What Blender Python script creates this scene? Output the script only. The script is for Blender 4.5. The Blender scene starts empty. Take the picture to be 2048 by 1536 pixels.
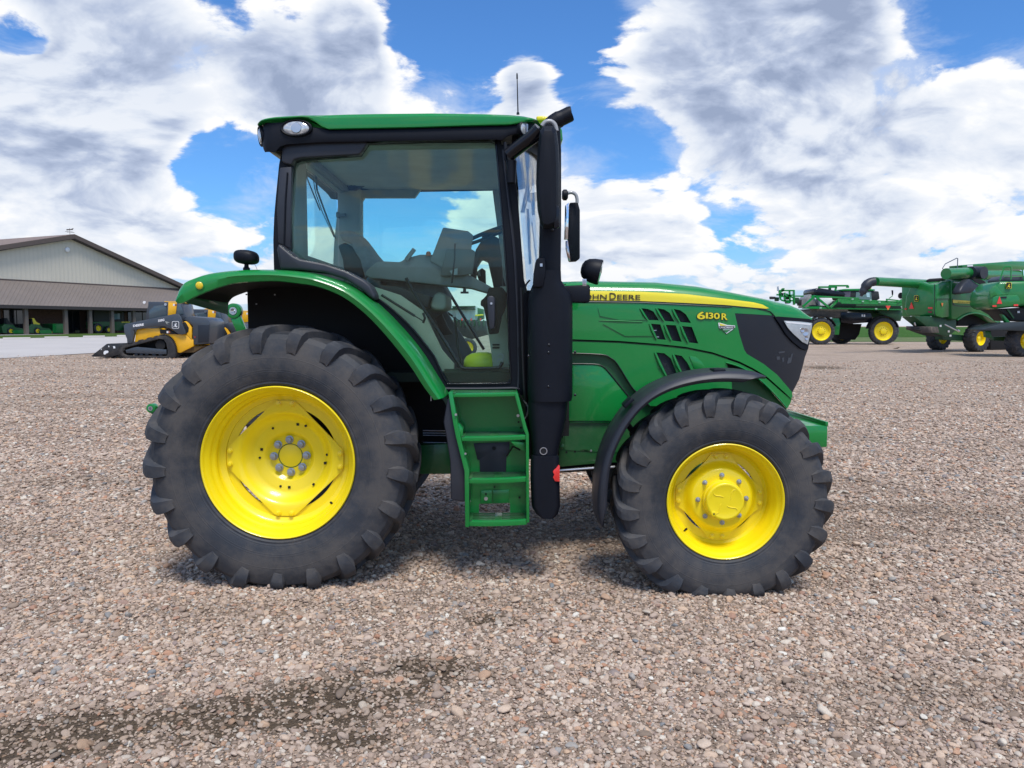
import bpy, bmesh, math, random
import numpy as np
from mathutils import Vector, Matrix, noise as mnoise
from mathutils.geometry import delaunay_2d_cdt
S = bpy.context.scene
COL = S.collection
R = math.radians
PI = math.pi
# ---------------------------------------------------------------- camera, exposure
FP = 1538.0          # focal length in pixels of the 2048 px wide photograph
H = 1.72             # eye height
PITCH = math.atan((768 - 652) / FP)
cd = bpy.data.cameras.new('camera'); cam = bpy.data.objects.new('camera', cd); COL.objects.link(cam)
cd.sensor_width = 36; cd.lens = FP / 2048 * 36; cd.clip_start = 0.05; cd.clip_end = 6000
cam.location = (0, 0, H); cam.rotation_euler = (R(90) - PITCH, 0, 0)
S.camera = cam
S.view_settings.view_transform = 'Standard'; S.view_settings.look = 'None'
S.view_settings.exposure = 0.5; S.view_settings.gamma = 1.0
S.view_settings.use_curve_mapping = False
S.cycles.max_bounces = 8; S.cycles.transparent_max_bounces = 24; S.cycles.glossy_bounces = 4
S.cycles.use_denoising = True
SUN_EL, SUN_AZ = R(63), R(166)      # azimuth from +Y towards +X: high, a little on the camera's side
# ---------------------------------------------------------------- node helper
class NT:
    def __init__(s, tree): s.t = tree; s.n = tree.nodes; s.l = tree.links
    def new(s, ty, **k):
        n = s.n.new(ty)
        for a, b in k.items(): setattr(n, a, b)
        return n
    def put(s, sock, v):
        if isinstance(v, bpy.types.NodeSocket): s.l.new(v, sock)
        elif v is not None:
            try: sock.default_value = v
            except Exception:
                sock.default_value = (v, v, v) if not hasattr(v, '__len__') else tuple(v) + (1,) * (4 - len(v))
    def m(s, op, a, b=None, c=None, clamp=False):
        n = s.new('ShaderNodeMath', operation=op, use_clamp=clamp)
        s.put(n.inputs[0], a); s.put(n.inputs[1], b); s.put(n.inputs[2], c)
        return n.outputs[0]
    def v(s, op, a, b=None, c=None):
        n = s.new('ShaderNodeVectorMath', operation=op)
        s.put(n.inputs[0], a)
        if op == 'SCALE': s.put(n.inputs[3], b)
        else: s.put(n.inputs[1], b)
        if c is not None: s.put(n.inputs[2], c)
        return n.outputs['Value'] if op in ('DOT_PRODUCT', 'LENGTH', 'DISTANCE') else n.outputs[0]
    def ss(s, x, a, b):
        n = s.new('ShaderNodeMapRange', interpolation_type='SMOOTHSTEP')
        s.put(n.inputs[0], x); s.put(n.inputs[1], a); s.put(n.inputs[2], b)
        return n.outputs[0]
    def lin(s, x, a, b, c=0., d=1.):
        n = s.new('ShaderNodeMapRange')
        for i, q in enumerate((x, a, b, c, d)): s.put(n.inputs[i], q)
        return n.outputs[0]
    def mix(s, f, a, b, blend='MIX'):
        n = s.new('ShaderNodeMix', data_type='RGBA', blend_type=blend)
        s.put(n.inputs[0], f)
        for i, q in ((6, a), (7, b)):
            if isinstance(q, bpy.types.NodeSocket): s.l.new(q, n.inputs[i])
            else: n.inputs[i].default_value = tuple(q)[:3] + (1,)
        return n.outputs[2]
    def noise(s, vec, scale, detail=4, rough=.5, dist=0., lac=2., out=0):
        n = s.new('ShaderNodeTexNoise'); s.put(n.inputs['Vector'], vec)
        s.put(n.inputs['Scale'], scale); s.put(n.inputs['Detail'], detail); s.put(n.inputs['Roughness'], rough)
        s.put(n.inputs['Distortion'], dist); s.put(n.inputs['Lacunarity'], lac)
        return n.outputs[out]
    def ramp(s, f, stops, interp='LINEAR'):
        n = s.new('ShaderNodeValToRGB'); e = n.color_ramp; e.interpolation = interp
        while len(e.elements) < len(stops): e.elements.new(.5)
        for el, (p, c) in zip(e.elements, stops): el.position = p; el.color = tuple(c)[:3] + (1,)
        s.put(n.inputs[0], f); return n.outputs[0]
    def xyz(s, v):
        n = s.new('ShaderNodeSeparateXYZ'); s.put(n.inputs[0], v); return n.outputs
    def comb(s, x, y, z):
        n = s.new('ShaderNodeCombineXYZ')
        for i, q in enumerate((x, y, z)): s.put(n.inputs[i], q)
        return n.outputs[0]
def lin(r, g, b):
    f = lambda c: (c / 255 / 12.92) if c <= 10.3 else ((c / 255 + .055) / 1.055) ** 2.4
    return (f(r), f(g), f(b))
def pdir(px, py):
    cx, cy = (px - 1024) / FP, (768 - py) / FP
    c, s_ = math.cos(PITCH), math.sin(PITCH)
    return Vector((cx, c + cy * s_, -s_ + cy * c))
# ---------------------------------------------------------------- world: Nishita sky with procedural cumulus
W = bpy.data.worlds.new("World"); S.world = W; W.use_nodes = True
def build_world():
    t = NT(W.node_tree); t.n.clear()
    tc = t.new('ShaderNodeTexCoord'); d = tc.outputs['Generated']
    sky = t.new('ShaderNodeTexSky', sky_type='NISHITA'); sky.sun_disc = False
    sky.sun_elevation = SUN_EL; sky.sun_rotation = SUN_AZ
    sky.air_density = 1.0; sky.dust_density = .6; sky.ozone_density = 2.2
    skyc = t.mix(1.0, sky.outputs[0], (.53, .95, 1.42), 'MULTIPLY')
    x, y, z = t.xyz(d)
    zc = t.m('MAXIMUM', z, 0.0)
    den = t.m('ADD', t.m('MULTIPLY', zc, 1.0), 0.42)
    q = t.comb(t.m('DIVIDE', x, den), t.m('DIVIDE', y, den), t.m('MULTIPLY', t.m('LOGARITHM', t.m('ADD', t.m('MAXIMUM', z, -.2), .42), math.e), 1.22))
    warp = t.noise(q, 2.0, 2, .5, out=1)
    qw = t.v('ADD', q, t.v('SCALE', t.v('SUBTRACT', warp, (.5, .5, .5)), .30))
    blobs = [((1470, 70), 5.5, .30), ((1600, 130), 4.5, .18), ((1330, 120), 3.0, .20), ((1800, 200), 6, .20), ((200, 120), 6.5, .30), ((330, 220), 3.4, .22), ((520, 110), 2.6, .24), ((60, 360), 7, .20), ((1045, 140), 1.7, .42), ((1045, 190), 1.7, .2), ((700, 85), 2.0, .40),
             ((880, 60), 4.2, -.42), ((1000, 10), 3.6, -.34), ((610, 60), 1.6, -.24), ((1170, 60), 2.4, -.34), ((440, 300), 2.7, -.46), ((450, 20), 1.5, -.3), ((640, 130), 1.2, -.2), ((1560, 20), 1.3, -.2), ((400, 370), 2.0, -.30), ((520, 330), 1.8, -.1), ((1290, 296), 2.0, -.46), ((1200, 285), 1.8, -.36), ((1160, 230), 1.4, -.1),
             ((560, 215), 2.2, .36), ((700, 190), 2.4, .40), ((880, 200), 2.4, .40), ((1960, 30), 3.4, -.50), ((1750, 40), 2.0, .14), ((1900, 10), 2, -.2), ((30, 70), 1.6, -.36), ((1480, 440), 1.8, -.34), ((1860, 462), 1.6, -.26),
             ((1180, 370), 3, .26), ((1850, 350), 8, .20), ((850, 440), 3.2, -.40), ((760, 400), 2, -.2), ((960, 440), 2.4, .40), ((250, 440), 5, .20), ((1500, 350), 6, .18), ((1130, 500), 6, .14), ((1950, 120), 3, .18)]
    bias = None
    for (px, py), sig, a in blobs:
        v = pdir(px, py).normalized()
        c = t.v('DOT_PRODUCT', d, tuple(v))
        g = t.m('MULTIPLY', t.m('EXPONENT', t.m('MULTIPLY', t.m('SUBTRACT', c, 1.0), 1.0 / R(sig) ** 2)), a * .86)
        bias = g if bias is None else t.m('ADD', bias, g)
    def dens(vec, detail):
        n1 = t.m('MULTIPLY', t.m('SUBTRACT', t.noise(vec, 3.0, detail, .62), .5), 1.55)
        def vo(sc, a):
            v = t.new('ShaderNodeTexVoronoi', feature='F1'); t.put(v.inputs['Vector'], vec); v.inputs['Scale'].default_value = sc
            dd = v.outputs[0]
            return t.m('MULTIPLY', t.m('SUBTRACT', .35, t.m('MULTIPLY', dd, dd)), a)
        return t.m('ADD', n1, t.m('ADD', vo(8.0, .25), vo(19.0, .15)))
    n0 = dens(qw, 9)
    d0 = t.m('ADD', t.m('ADD', n0, bias), t.m('MULTIPLY', t.ss(z, .17, .06), .09))
    d1 = dens(t.v('ADD', qw, (0.015, -0.02, 0.085)), 6)
    alpha = t.ss(t.m('ADD', d0, t.m('MULTIPLY', t.m('SUBTRACT', t.noise(qw, 26, 4, .65), .5), .09)), .045, .165)
    lit = t.m('ADD', t.m('MULTIPLY', t.m('SUBTRACT', n0, d1), 1.9), .60, clamp=True)
    soft = t.noise(qw, 3.0, 2, .5)
    thick = t.m('MULTIPLY', t.ss(t.m('ADD', t.m('MULTIPLY', t.m('SUBTRACT', soft, .5), 1.3), t.m('ADD', bias, t.m('MULTIPLY', d0, .25))), .16, .46), .66)
    up_amt = t.ss(z, .10, .34)
    shade = t.m('SUBTRACT', t.m('ADD', t.m('MULTIPLY', lit, .80), .40), t.m('MULTIPLY', thick, t.lin(up_amt, 0, 1, .42, .95)), clamp=True)
    ccol = t.ramp(shade, [(0, (2.7, 3.3, 4.7)), (.28, (4.0, 4.65, 6.1)), (.58, (6.2, 6.7, 7.6)), (.85, (7.5, 7.75, 8.2)), (1, (8.5, 8.5, 8.6))])
    hz = t.ss(z, .12, .0)
    skyh = t.mix(t.m('MULTIPLY', hz, .62), skyc, (4.6, 5.6, 7.2))
    wisp = t.m('MULTIPLY', t.ss(t.m('ADD', t.noise(t.v('MULTIPLY', qw, (1.0, 1.0, 1.8)), 4, 6, .66), t.m('MULTIPLY', bias, .6)), .44, .72), .6)
    base = t.mix(wisp, skyh, (5.8, 6.5, 7.8))
    ccol = t.mix(t.m('MULTIPLY', hz, .40), ccol, (5.3, 5.9, 7.0))
    out = t.mix(alpha, base, ccol)
    bg = t.new('ShaderNodeBackground'); t.put(bg.inputs[0], out); bg.inputs[1].default_value = .086
    o = t.new('ShaderNodeOutputWorld'); t.l.new(bg.outputs[0], o.inputs[0])
    W.cycles.sampling_method = 'NONE'
build_world()
sl = bpy.data.lights.new('sun', 'SUN'); sl.energy = 2.3; sl.angle = R(18); sl.color = (1, .955, .89)
so = bpy.data.objects.new('sun', sl); COL.objects.link(so)
sd = Vector((math.sin(SUN_AZ) * math.cos(SUN_EL), math.cos(SUN_AZ) * math.cos(SUN_EL), math.sin(SUN_EL)))
so.rotation_euler = sd.to_track_quat('Z', 'Y').to_euler(); so.location = sd * 60
# ---------------------------------------------------------------- projection and terrain
def P(px, py, Y):
    d = pdir(px, py); k = Y / d.y
    return Vector((d.x * k, Y, H + d.z * k))
def PS(px, py, yf):
    Y = 5.5
    for _ in range(12):
        p = P(px, py, Y); Y = yf(p.x, p.z)
    return P(px, py, Y)
class Pl:
    """vertical plane through (x0,y0) running along angle a (0 = parallel to the picture)"""
    def __init__(s, x0, y0, a=0.):
        s.o = Vector((x0, y0, 0)); s.u = Vector((math.cos(a), math.sin(a), 0)); s.n = Vector((-math.sin(a), math.cos(a), 0))
    def __call__(s, px, py, off=0.):
        d = pdir(px, py); o = s.o + s.n * off
        k = (o.dot(s.n)) / d.dot(s.n)
        return Vector((d.x * k, d.y * k, H + d.z * k))
def interp(tab, v):
    if v <= tab[0][0]: return tab[0][1]
    for (a, b), (c, e) in zip(tab, tab[1:]):
        if v <= c:
            t_ = (v - a) / (c - a); t_ = t_ * t_ * (3 - 2 * t_) * .5 + t_ * .5
            return b + (e - b) * t_
    return tab[-1][1]
GL = [(9, 0), (29, .38), (52, .66), (80, .93), (150, 1.05), (3000, 1.05)]
GR = [(9, 0), (43, .24), (58, .36), (100, .5), (400, .6), (3000, .6)]
def gz(x, y):
    if y < 9: return 0.0
    m = min(1, max(0, (-.02 - x / y) / .3)); m = m * m * (3 - 2 * m)
    return interp(GL, y) * m + interp(GR, y) * (1 - m)
def GP(px, py):
    """point of the terrain seen at a pixel"""
    d = pdir(px, py); y = 5.0
    for _ in range(200):
        z = gz(d.x * y / d.y, y); k = (z - H) / d.z
        yn = d.y * k
        if yn <= 0 or yn > 4000: yn = 4000
        y += (yn - y) * .5
    return Vector((d.x * y / d.y, y, gz(d.x * y / d.y, y)))
# ---------------------------------------------------------------- objects
ORG = [Vector((0, 0, 0))]
def tag(o, label=None, cat=None, group=None, kind=None):
    if label: o['label'] = label
    if cat: o['category'] = cat
    if group: o['group'] = group
    if kind: o['kind'] = kind
    return o
def thing(name, loc, label, cat, group=None):
    o = bpy.data.objects.new(name, None); COL.objects.link(o); o.location = loc; o.empty_display_size = .2
    ORG[0] = Vector(loc)
    return tag(o, label, cat, group)
def copy_tree(o, parent=None):
    c = o.copy(); COL.objects.link(c)
    if parent is not None: c.parent = parent
    for ch in list(o.children): copy_tree(ch, c)
    return c
class MB:
    def __init__(s): s.b = bmesh.new()
    def poly(s, pts): return s.b.faces.new([s.b.verts.new(p) for p in pts])
    def box(s, a, b):
        x0, y0, z0 = a; x1, y1, z1 = b
        v = [s.b.verts.new(p) for p in ((x0,y0,z0),(x1,y0,z0),(x1,y1,z0),(x0,y1,z0),(x0,y0,z1),(x1,y0,z1),(x1,y1,z1),(x0,y1,z1))]
        for f in ((3,2,1,0),(4,5,6,7),(0,1,5,4),(1,2,6,5),(2,3,7,6),(3,0,4,7)): s.b.faces.new([v[i] for i in f])
        return s
    def bar(s, p, q, w, h=None, up=(0, 0, 1)):
        """square bar from p to q"""
        h = h or w; p, q = Vector(p), Vector(q); d = (q - p).normalized()
        up = Vector(up)
        if abs(d.dot(up)) > .95: up = Vector((0, 1, 0))
        a = d.cross(up).normalized() * w / 2; c = d.cross(a).normalized() * h / 2
        return s.loft([[o + a + c, o - a + c, o - a - c, o + a - c] for o in (p, q)], True, True)
    def prism(s, pts, off):
        """flat outline pushed through by a vector (a list of 3d points)"""
        off = Vector(off); n = len(pts)
        A = [s.b.verts.new(p) for p in pts]; B = [s.b.verts.new(Vector(p) + off) for p in pts]
        s.b.faces.new(A); s.b.faces.new(B[::-1])
        for i in range(n): s.b.faces.new((A[i], B[i], B[(i + 1) % n], A[(i + 1) % n]))
        return s
    def loft(s, rings, closed=True, caps=False):
        rows = [[s.b.verts.new(p) for p in r] for r in rings]; n = len(rows[0])
        for a, b in zip(rows, rows[1:]):
            for i in range(n if closed else n - 1):
                j = (i + 1) % n
                try: s.b.faces.new((a[i], a[j], b[j], b[i]))
                except ValueError: pass
        if caps:
            s.b.faces.new(rows[0][::-1]); s.b.faces.new(rows[-1])
        return s
    def tube(s, pts, r, n=10, caps=True):
        pts = [Vector(p) for p in pts]; rr = r if hasattr(r, '__len__') else [r] * len(pts)
        rings = []; up = None
        for i, p in enumerate(pts):
            d = (pts[min(i + 1, len(pts) - 1)] - pts[max(i - 1, 0)]).normalized()
            if up is None: up = Vector((0, 0, 1)) if abs(d.z) < .9 else Vector((0, 1, 0))
            a = d.cross(up)
            if a.length < 1e-4: a = d.cross(Vector((1, 0, 0)))
            a.normalize(); c = a.cross(d).normalized(); up = c
            rings.append([p + (a * math.cos(k * 2 * PI / n) + c * math.sin(k * 2 * PI / n)) * rr[i] for k in range(n)])
        return s.loft(rings, True, caps)
    def lathe(s, c, axis, prof, n=48, close=False):
        """prof = [(radius, distance along axis)]"""
        c, axis = Vector(c), Vector(axis).normalized()
        u = axis.cross(Vector((0, 0, 1)))
        if u.length < .1: u = axis.cross(Vector((1, 0, 0)))
        u.normalize(); w = axis.cross(u)
        rings = [[c + axis * h + (u * math.cos(k * 2 * PI / n) + w * math.sin(k * 2 * PI / n)) * max(r, 1e-4) for k in range(n)] for r, h in prof]
        if close: rings.append(rings[0])
        return s.loft(rings, True, False)
    def cyl(s, p, q, r, n=16, r2=None):
        return s.tube([p, q], [r, r if r2 is None else r2], n)
    def join(s, mesh, mat=None):
        s.b.from_mesh(mesh)
        return s
    def sheet(s, outline, holes=(), yf=None, thick=.004, grid=None, axis=(0, 1, 0), pl=None):
        """panel in the x-z plane with holes; yf(x,z) gives its depth; pushed back by thick"""
        ps, es, fs = [], [], []
        def add(poly):
            o = len(ps); n = len(poly)
            ps.extend([Vector((p[0], p[1])) for p in poly]); es.extend([(o + i, o + (i + 1) % n) for i in range(n)]); fs.append([o + i for i in range(n)])
        def dense(poly):
            if not grid: return poly
            out = []
            for a, b in zip(poly, poly[1:] + poly[:1]):
                L = math.hypot(b[0] - a[0], b[1] - a[1]); k = max(1, int(L / grid))
                out += [(a[0] + (b[0] - a[0]) * j / k, a[1] + (b[1] - a[1]) * j / k) for j in range(k)]
            return out
        outline = dense(list(outline)); add(outline)
        hh = [dense(list(h)) for h in holes]
        for h in hh: add(h)
        if grid:
            xs = [p[0] for p in outline]; zs = [p[1] for p in outline]
            x = min(xs) + grid * .5
            while x < max(xs):
                z = min(zs) + grid * .5
                while z < max(zs): ps.append(Vector((x, z))); z += grid
                x += grid
        V, E, Fc, _, _, _ = delaunay_2d_cdt(ps, es, [], 0, 1e-6)
        def inside(p, poly):
            c = False; n = len(poly)
            for i in range(n):
                (x1, y1), (x2, y2) = poly[i][:2], poly[(i + 1) % n][:2]
                if (y1 > p[1]) != (y2 > p[1]) and p[0] < (x2 - x1) * (p[1] - y1) / (y2 - y1) + x1: c = not c
            return c
        keep = []
        for f in Fc:
            c = sum((V[i] for i in f), Vector((0, 0))) / len(f)
            if inside(c, outline) and not any(inside(c, h) for h in hh): keep.append(f)
        used = sorted({i for f in keep for i in f})
        f3 = (lambda p: Vector((p.x, yf(p.x, p.y), p.y))) if pl is None else pl
        ax = Vector(axis) * thick
        A = {i: s.b.verts.new(f3(V[i])) for i in used}
        B = {i: s.b.verts.new(f3(V[i]) + ax) for i in used}
        cnt = {}
        for f in keep:
            s.b.faces.new([A[i] for i in f]); s.b.faces.new([B[i] for i in reversed(f)])
            for i, j in zip(f, list(f[1:]) + [f[0]]):
                k = (min(i, j), max(i, j)); cnt.setdefault(k, []).append((i, j))
        for k, l in cnt.items():
            if len(l) == 1:
                i, j = l[0]; s.b.faces.new((A[j], A[i], B[i], B[j]))
        return s
    def build(s, name, mat, parent=None, bevel=0, seg=2, smooth=38, origin=None, label=None, fix=True, sub=0):
        b = s.b
        if fix: bmesh.ops.recalc_face_normals(b, faces=b.faces[:])
        if bevel:
            bmesh.ops.remove_doubles(b, verts=b.verts[:], dist=1e-5)
            es = [e for e in b.edges if len(e.link_faces) == 2 and e.calc_face_angle(0) > R(32)]
            try: bmesh.ops.bevel(b, geom=es, offset=bevel, segments=seg, profile=.5, affect='EDGES', clamp_overlap=True)
            except Exception as ex: print('bevel', name, ex)
        for f in b.faces: f.smooth = smooth > 0
        for e in b.edges:
            if len(e.link_faces) == 2 and e.calc_face_angle(0) > R(smooth): e.smooth = False
        o_ = ORG[0] if origin is None else Vector(origin)
        me = bpy.data.meshes.new(name)
        bmesh.ops.translate(b, verts=b.verts[:], vec=-o_)
        b.to_mesh(me); b.free()
        for m in (mat if isinstance(mat, (list, tuple)) else [mat]): me.materials.append(m)
        o = bpy.data.objects.new(name, me); COL.objects.link(o)
        if parent is not None:
            o.parent = parent
            if origin is not None: o.location = o_ - ORG[0]
        else: o.location = o_
        if sub:
            md = o.modifiers.new('s', 'SUBSURF'); md.levels = sub; md.render_levels = sub
        if label: o['label'] = label
        return o
# ---------------------------------------------------------------- materials
MT = {}
def mat(name, base, rough=.5, metal=0., coat=0., var=.0, vscale=6., bump=0., bscale=60., dust=0., dustcol=(.30, .25, .20), spec=.5, crough=.08):
    if name in MT: return MT[name]
    m = bpy.data.materials.new(name); m.use_nodes = True; t = NT(m.node_tree); b = t.n['Principled BSDF']
    tc = t.new('ShaderNodeNewGeometry').outputs['Position']
    col = base
    if var:
        n = t.noise(tc, vscale, 6, .6)
        col = t.mix(t.lin(n, .3, .7), tuple(c * (1 - var) for c in base), tuple(min(1, c * (1 + var)) for c in base))
    rr = rough
    if dust:
        n1 = t.noise(tc, 2.2, 8, .68); n2 = t.noise(tc, 38, 4, .6)
        nz = t.xyz(t.new('ShaderNodeNewGeometry').outputs['Normal'])[2]
        f = t.m('MULTIPLY', t.m('MULTIPLY', t.ss(n1, .40, .70), t.lin(n2, .3, .7, .35, 1.)), t.lin(nz, -.5, 1, dust * .6, dust * 1.5), clamp=True)
        col = t.mix(f, col, dustcol); rr = t.m('ADD', rough, t.m('MULTIPLY', f, .4), clamp=True)
    t.put(b.inputs['Base Color'], col if isinstance(col, bpy.types.NodeSocket) else tuple(col) + (1,))
    t.put(b.inputs['Roughness'], rr)
    b.inputs['Metallic'].default_value = metal; b.inputs['Coat Weight'].default_value = coat; b.inputs['Coat Roughness'].default_value = crough
    b.inputs['Specular IOR Level'].default_value = spec
    if bump:
        n = t.noise(tc, bscale, 5, .6); bn = t.new('ShaderNodeBump'); bn.inputs['Strength'].default_value = bump; bn.inputs['Distance'].default_value = .01
        t.put(bn.inputs['Height'], n); t.l.new(bn.outputs[0], b.inputs['Normal'])
    MT[name] = m; return m
def glass(name, tint, refl=1.0):
    m = bpy.data.materials.new(name); m.use_nodes = True; t = NT(m.node_tree); t.n.remove(t.n['Principled BSDF'])
    tr = t.new('ShaderNodeBsdfTransparent'); tr.inputs[0].default_value = tint + (1,)
    gl = t.new('ShaderNodeBsdfGlossy'); gl.inputs['Roughness'].default_value = .012; gl.inputs[0].default_value = (1, 1, 1, 1)
    fr = t.new('ShaderNodeFresnel'); fr.inputs[0].default_value = 1.5
    mx = t.new('ShaderNodeMixShader'); t.put(mx.inputs[0], t.m('MULTIPLY', fr.outputs[0], refl))
    t.l.new(tr.outputs[0], mx.inputs[1]); t.l.new(gl.outputs[0], mx.inputs[2])
    t.l.new(mx.outputs[0], t.n['Material Output'].inputs[0]); MT[name] = m; return m
GREEN = mat('green_paint', (.003, .225, .038), .34, spec=.35, coat=.62, crough=.04, var=.05, vscale=1.5, dust=.06)
GREEN2 = mat('dark_green_casting', (.004, .105, .022), .45, coat=.25, var=.10, dust=.16)
YEL = mat('yellow_paint', (.93, .72, .004), .38, coat=.4, var=.02, dust=.015)
YELD = mat('yellow_decal', (.84, .70, .012), .35, coat=.4)
BLK = mat('black_plastic', (.0042, .0056, .0105), .50, bump=.10, bscale=300, var=.15, dust=.04, dustcol=(.05, .05, .06), spec=.24)
BLKG = mat('gloss_black', (.004, .005, .010), .24, coat=.12, dust=.03, spec=.35)
BLKF = mat('grey_black_fender_plastic', (.022, .025, .035), .46, var=.12, dust=.12, dustcol=(.12, .115, .11))
DARK = mat('matt_black', (.006, .006, .007), .8)
ZINC = mat('zinc_bolt', (.40, .42, .46), .42, metal=.7, var=.15)
CHROME = mat('mirror_glass', (.85, .87, .9), .02, metal=1)
SILV = mat('silver_metal', (.6, .6, .62), .3, metal=.9)
RED = mat('red_reflector', (.80, .035, .03), .3, coat=.5)
ORANGE = mat('orange_reflector', (.85, .22, .02), .3, coat=.5)
WHT = mat('white_decal', (.80, .80, .80), .45)
INK = mat('black_decal', (.008, .008, .010), .4)
# ================================================================ ground, gravel
def soilmask(x, y):
    """bare damp earth patches"""
    m = 0.0
    for (px, py, sx, sy) in SOIL:
        c = px; m += .95 * math.exp(-(((x - c) / sx / 1.15) ** 2 + ((y - py) / sy / 1.5) ** 2))
    n = mnoise.noise(Vector((x * 2.2, y * 2.2, 3.1))) * .5 + mnoise.noise(Vector((x * 6.5, y * 6.5, 7.7))) * .35
    m = m * (1 + n * 1.9) + max(0, mnoise.noise(Vector((x * .9, y * 1.6, 9.3))) - .32) * .9
    return max(0.0, min(1.0, m))
SOIL = []
for px, py, sx, sy in ((110, 1465, .33, .10), (300, 1440, .25, .10), (470, 1425, .3, .13), (640, 1400, .34, .14), (760, 1372, .25, .13), (860, 1335, .28, .10),
                       (985, 1236, .16, .07), (60, 1500, .2, .06), (700, 1480, .14, .05),
                       (1640, 735, .9, .7)):
    p = GP(px, py); SOIL.append((p.x, p.y, sx, sy))
def hump(x, y):
    if y > 26: return 0.0
    f = 1 - max(0, (y - 14) / 12)
    z = mnoise.noise(Vector((x * .7, y * .7, 0))) * .022 + mnoise.noise(Vector((x * 2.3, y * 2.3, 5))) * .011 + mnoise.noise(Vector((x * 6, y * 6, 8))) * .006
    return z * f
def gtop(x, y): return gz(x, y) + hump(x, y) - .016 * max(0, min(1, (12 - y) / 4))
def ground_mat():
    m = bpy.data.materials.new('gravel_ground'); m.use_nodes = True; t = NT(m.node_tree); b = t.n['Principled BSDF']
    pos = t.new('ShaderNodeNewGeometry').outputs['Position']
    soil = t.new('ShaderNodeAttribute', attribute_name='soil').outputs['Fac']
    def vor(sc, rnd=1.):
        v = t.new('ShaderNodeTexVoronoi'); t.put(v.inputs['Vector'], pos); v.inputs['Scale'].default_value = sc; v.inputs['Randomness'].default_value = rnd
        return v.outputs
    v1 = vor(62); v2 = vor(130); v3 = vor(26)
    stones = [(0, lin(110, 100, 94)), (.2, lin(150, 134, 124)), (.42, lin(172, 156, 146)), (.6, lin(140, 128, 122)), (.75, lin(188, 172, 160)), (.9, lin(165, 138, 118)), (1, lin(214, 206, 200))]
    c1 = t.ramp(t.xyz(v1[1])[0], stones); c2 = t.ramp(t.xyz(v2[1])[0], stones); c3 = t.ramp(t.xyz(v3[1])[0], stones)
    c = t.mix(.5, c1, c2); c = t.mix(t.m('MULTIPLY', t.ss(t.xyz(v3[1])[1], .35, .6), .55), c, c3)
    gap = t.ss(v1[0], .010, .0045)
    big = t.noise(pos, .35, 6, .62); med = t.noise(pos, 2.4, 6, .66); tiny = t.noise(pos, 90, 3, .6)
    c = t.mix(t.m('MULTIPLY', t.ss(v1[0], .25, .75), .32), c, lin(92, 78, 68))
    c = t.mix(t.lin(big, .32, .68, 0, .40), c, lin(133, 115, 104))
    strk = t.noise(t.v('MULTIPLY', pos, (.16, .8, 1.)), 1.0, 6, .62)
    c = t.mix(t.m('MULTIPLY', t.ss(strk, .50, .66), .42), c, lin(112, 97, 86))
    c = t.mix(t.m('MULTIPLY', t.ss(med, .50, .72), .42), c, lin(108, 92, 82))
    c = t.mix(t.m('MULTIPLY', t.ss(med, .46, .26), .25), c, lin(190, 174, 162))
    c = t.mix(t.m('MULTIPLY', t.lin(soil, .1, .75), .92, clamp=True), c, t.mix(tiny, lin(66, 56, 46), lin(102, 88, 74)))
    hs = t.m('ADD', t.m('MULTIPLY', v1[0], -.9), t.m('ADD', t.m('MULTIPLY', v2[0], -.35), t.m('ADD', t.m('MULTIPLY', v3[0], -.6), t.m('MULTIPLY', med, 1.2))))
    bn = t.new('ShaderNodeBump'); bn.inputs['Strength'].default_value = .9; bn.inputs['Distance'].default_value = .022; t.put(bn.inputs['Height'], hs)
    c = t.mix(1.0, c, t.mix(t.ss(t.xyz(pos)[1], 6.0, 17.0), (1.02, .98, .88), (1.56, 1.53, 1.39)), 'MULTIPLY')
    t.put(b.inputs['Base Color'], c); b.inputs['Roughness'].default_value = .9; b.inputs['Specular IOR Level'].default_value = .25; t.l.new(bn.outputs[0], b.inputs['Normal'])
    return m
def grid_mesh(name, xs, ys, zf, mt, attr=None, kind='structure'):
    nx, ny = len(xs), len(ys)
    vs = [(x, y, zf(x, y)) for y in ys for x in xs]
    fs = [(j * nx + i, j * nx + i + 1, (j + 1) * nx + i + 1, (j + 1) * nx + i) for j in range(ny - 1) for i in range(nx - 1)]
    me = bpy.data.meshes.new(name); me.from_pydata(vs, [], fs); me.materials.append(mt)
    me.polygons.foreach_set('use_smooth', [True] * len(fs))
    if attr:
        a = me.attributes.new('soil', 'FLOAT', 'POINT'); a.data.foreach_set('value', [attr(v[0], v[1]) for v in vs])
    o = bpy.data.objects.new(name, me); COL.objects.link(o); tag(o, kind=kind); return o
def axis_steps(lo, hi, fine_lo, fine_hi, step, grow=1.22):
    v = [fine_lo + i * step for i in range(int((fine_hi - fine_lo) / step) + 1)]
    s_ = step; a = fine_lo; L = []
    while a > lo: s_ *= grow; a -= s_; L.append(max(a, lo))
    s_ = step; a = v[-1]; Rr = []
    while a < hi: s_ *= grow; a += s_; Rr.append(min(a, hi))
    return L[::-1] + v + Rr
gx = axis_steps(-3000, 3000, -8, 8, .07, 1.1); gy = axis_steps(-300, 4500, 1.8, 13.0, .07, 1.06)
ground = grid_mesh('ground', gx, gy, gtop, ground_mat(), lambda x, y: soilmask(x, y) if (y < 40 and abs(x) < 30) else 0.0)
tag(ground, 'pinkish brown gravel yard with damp bare patches', 'ground')
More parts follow.
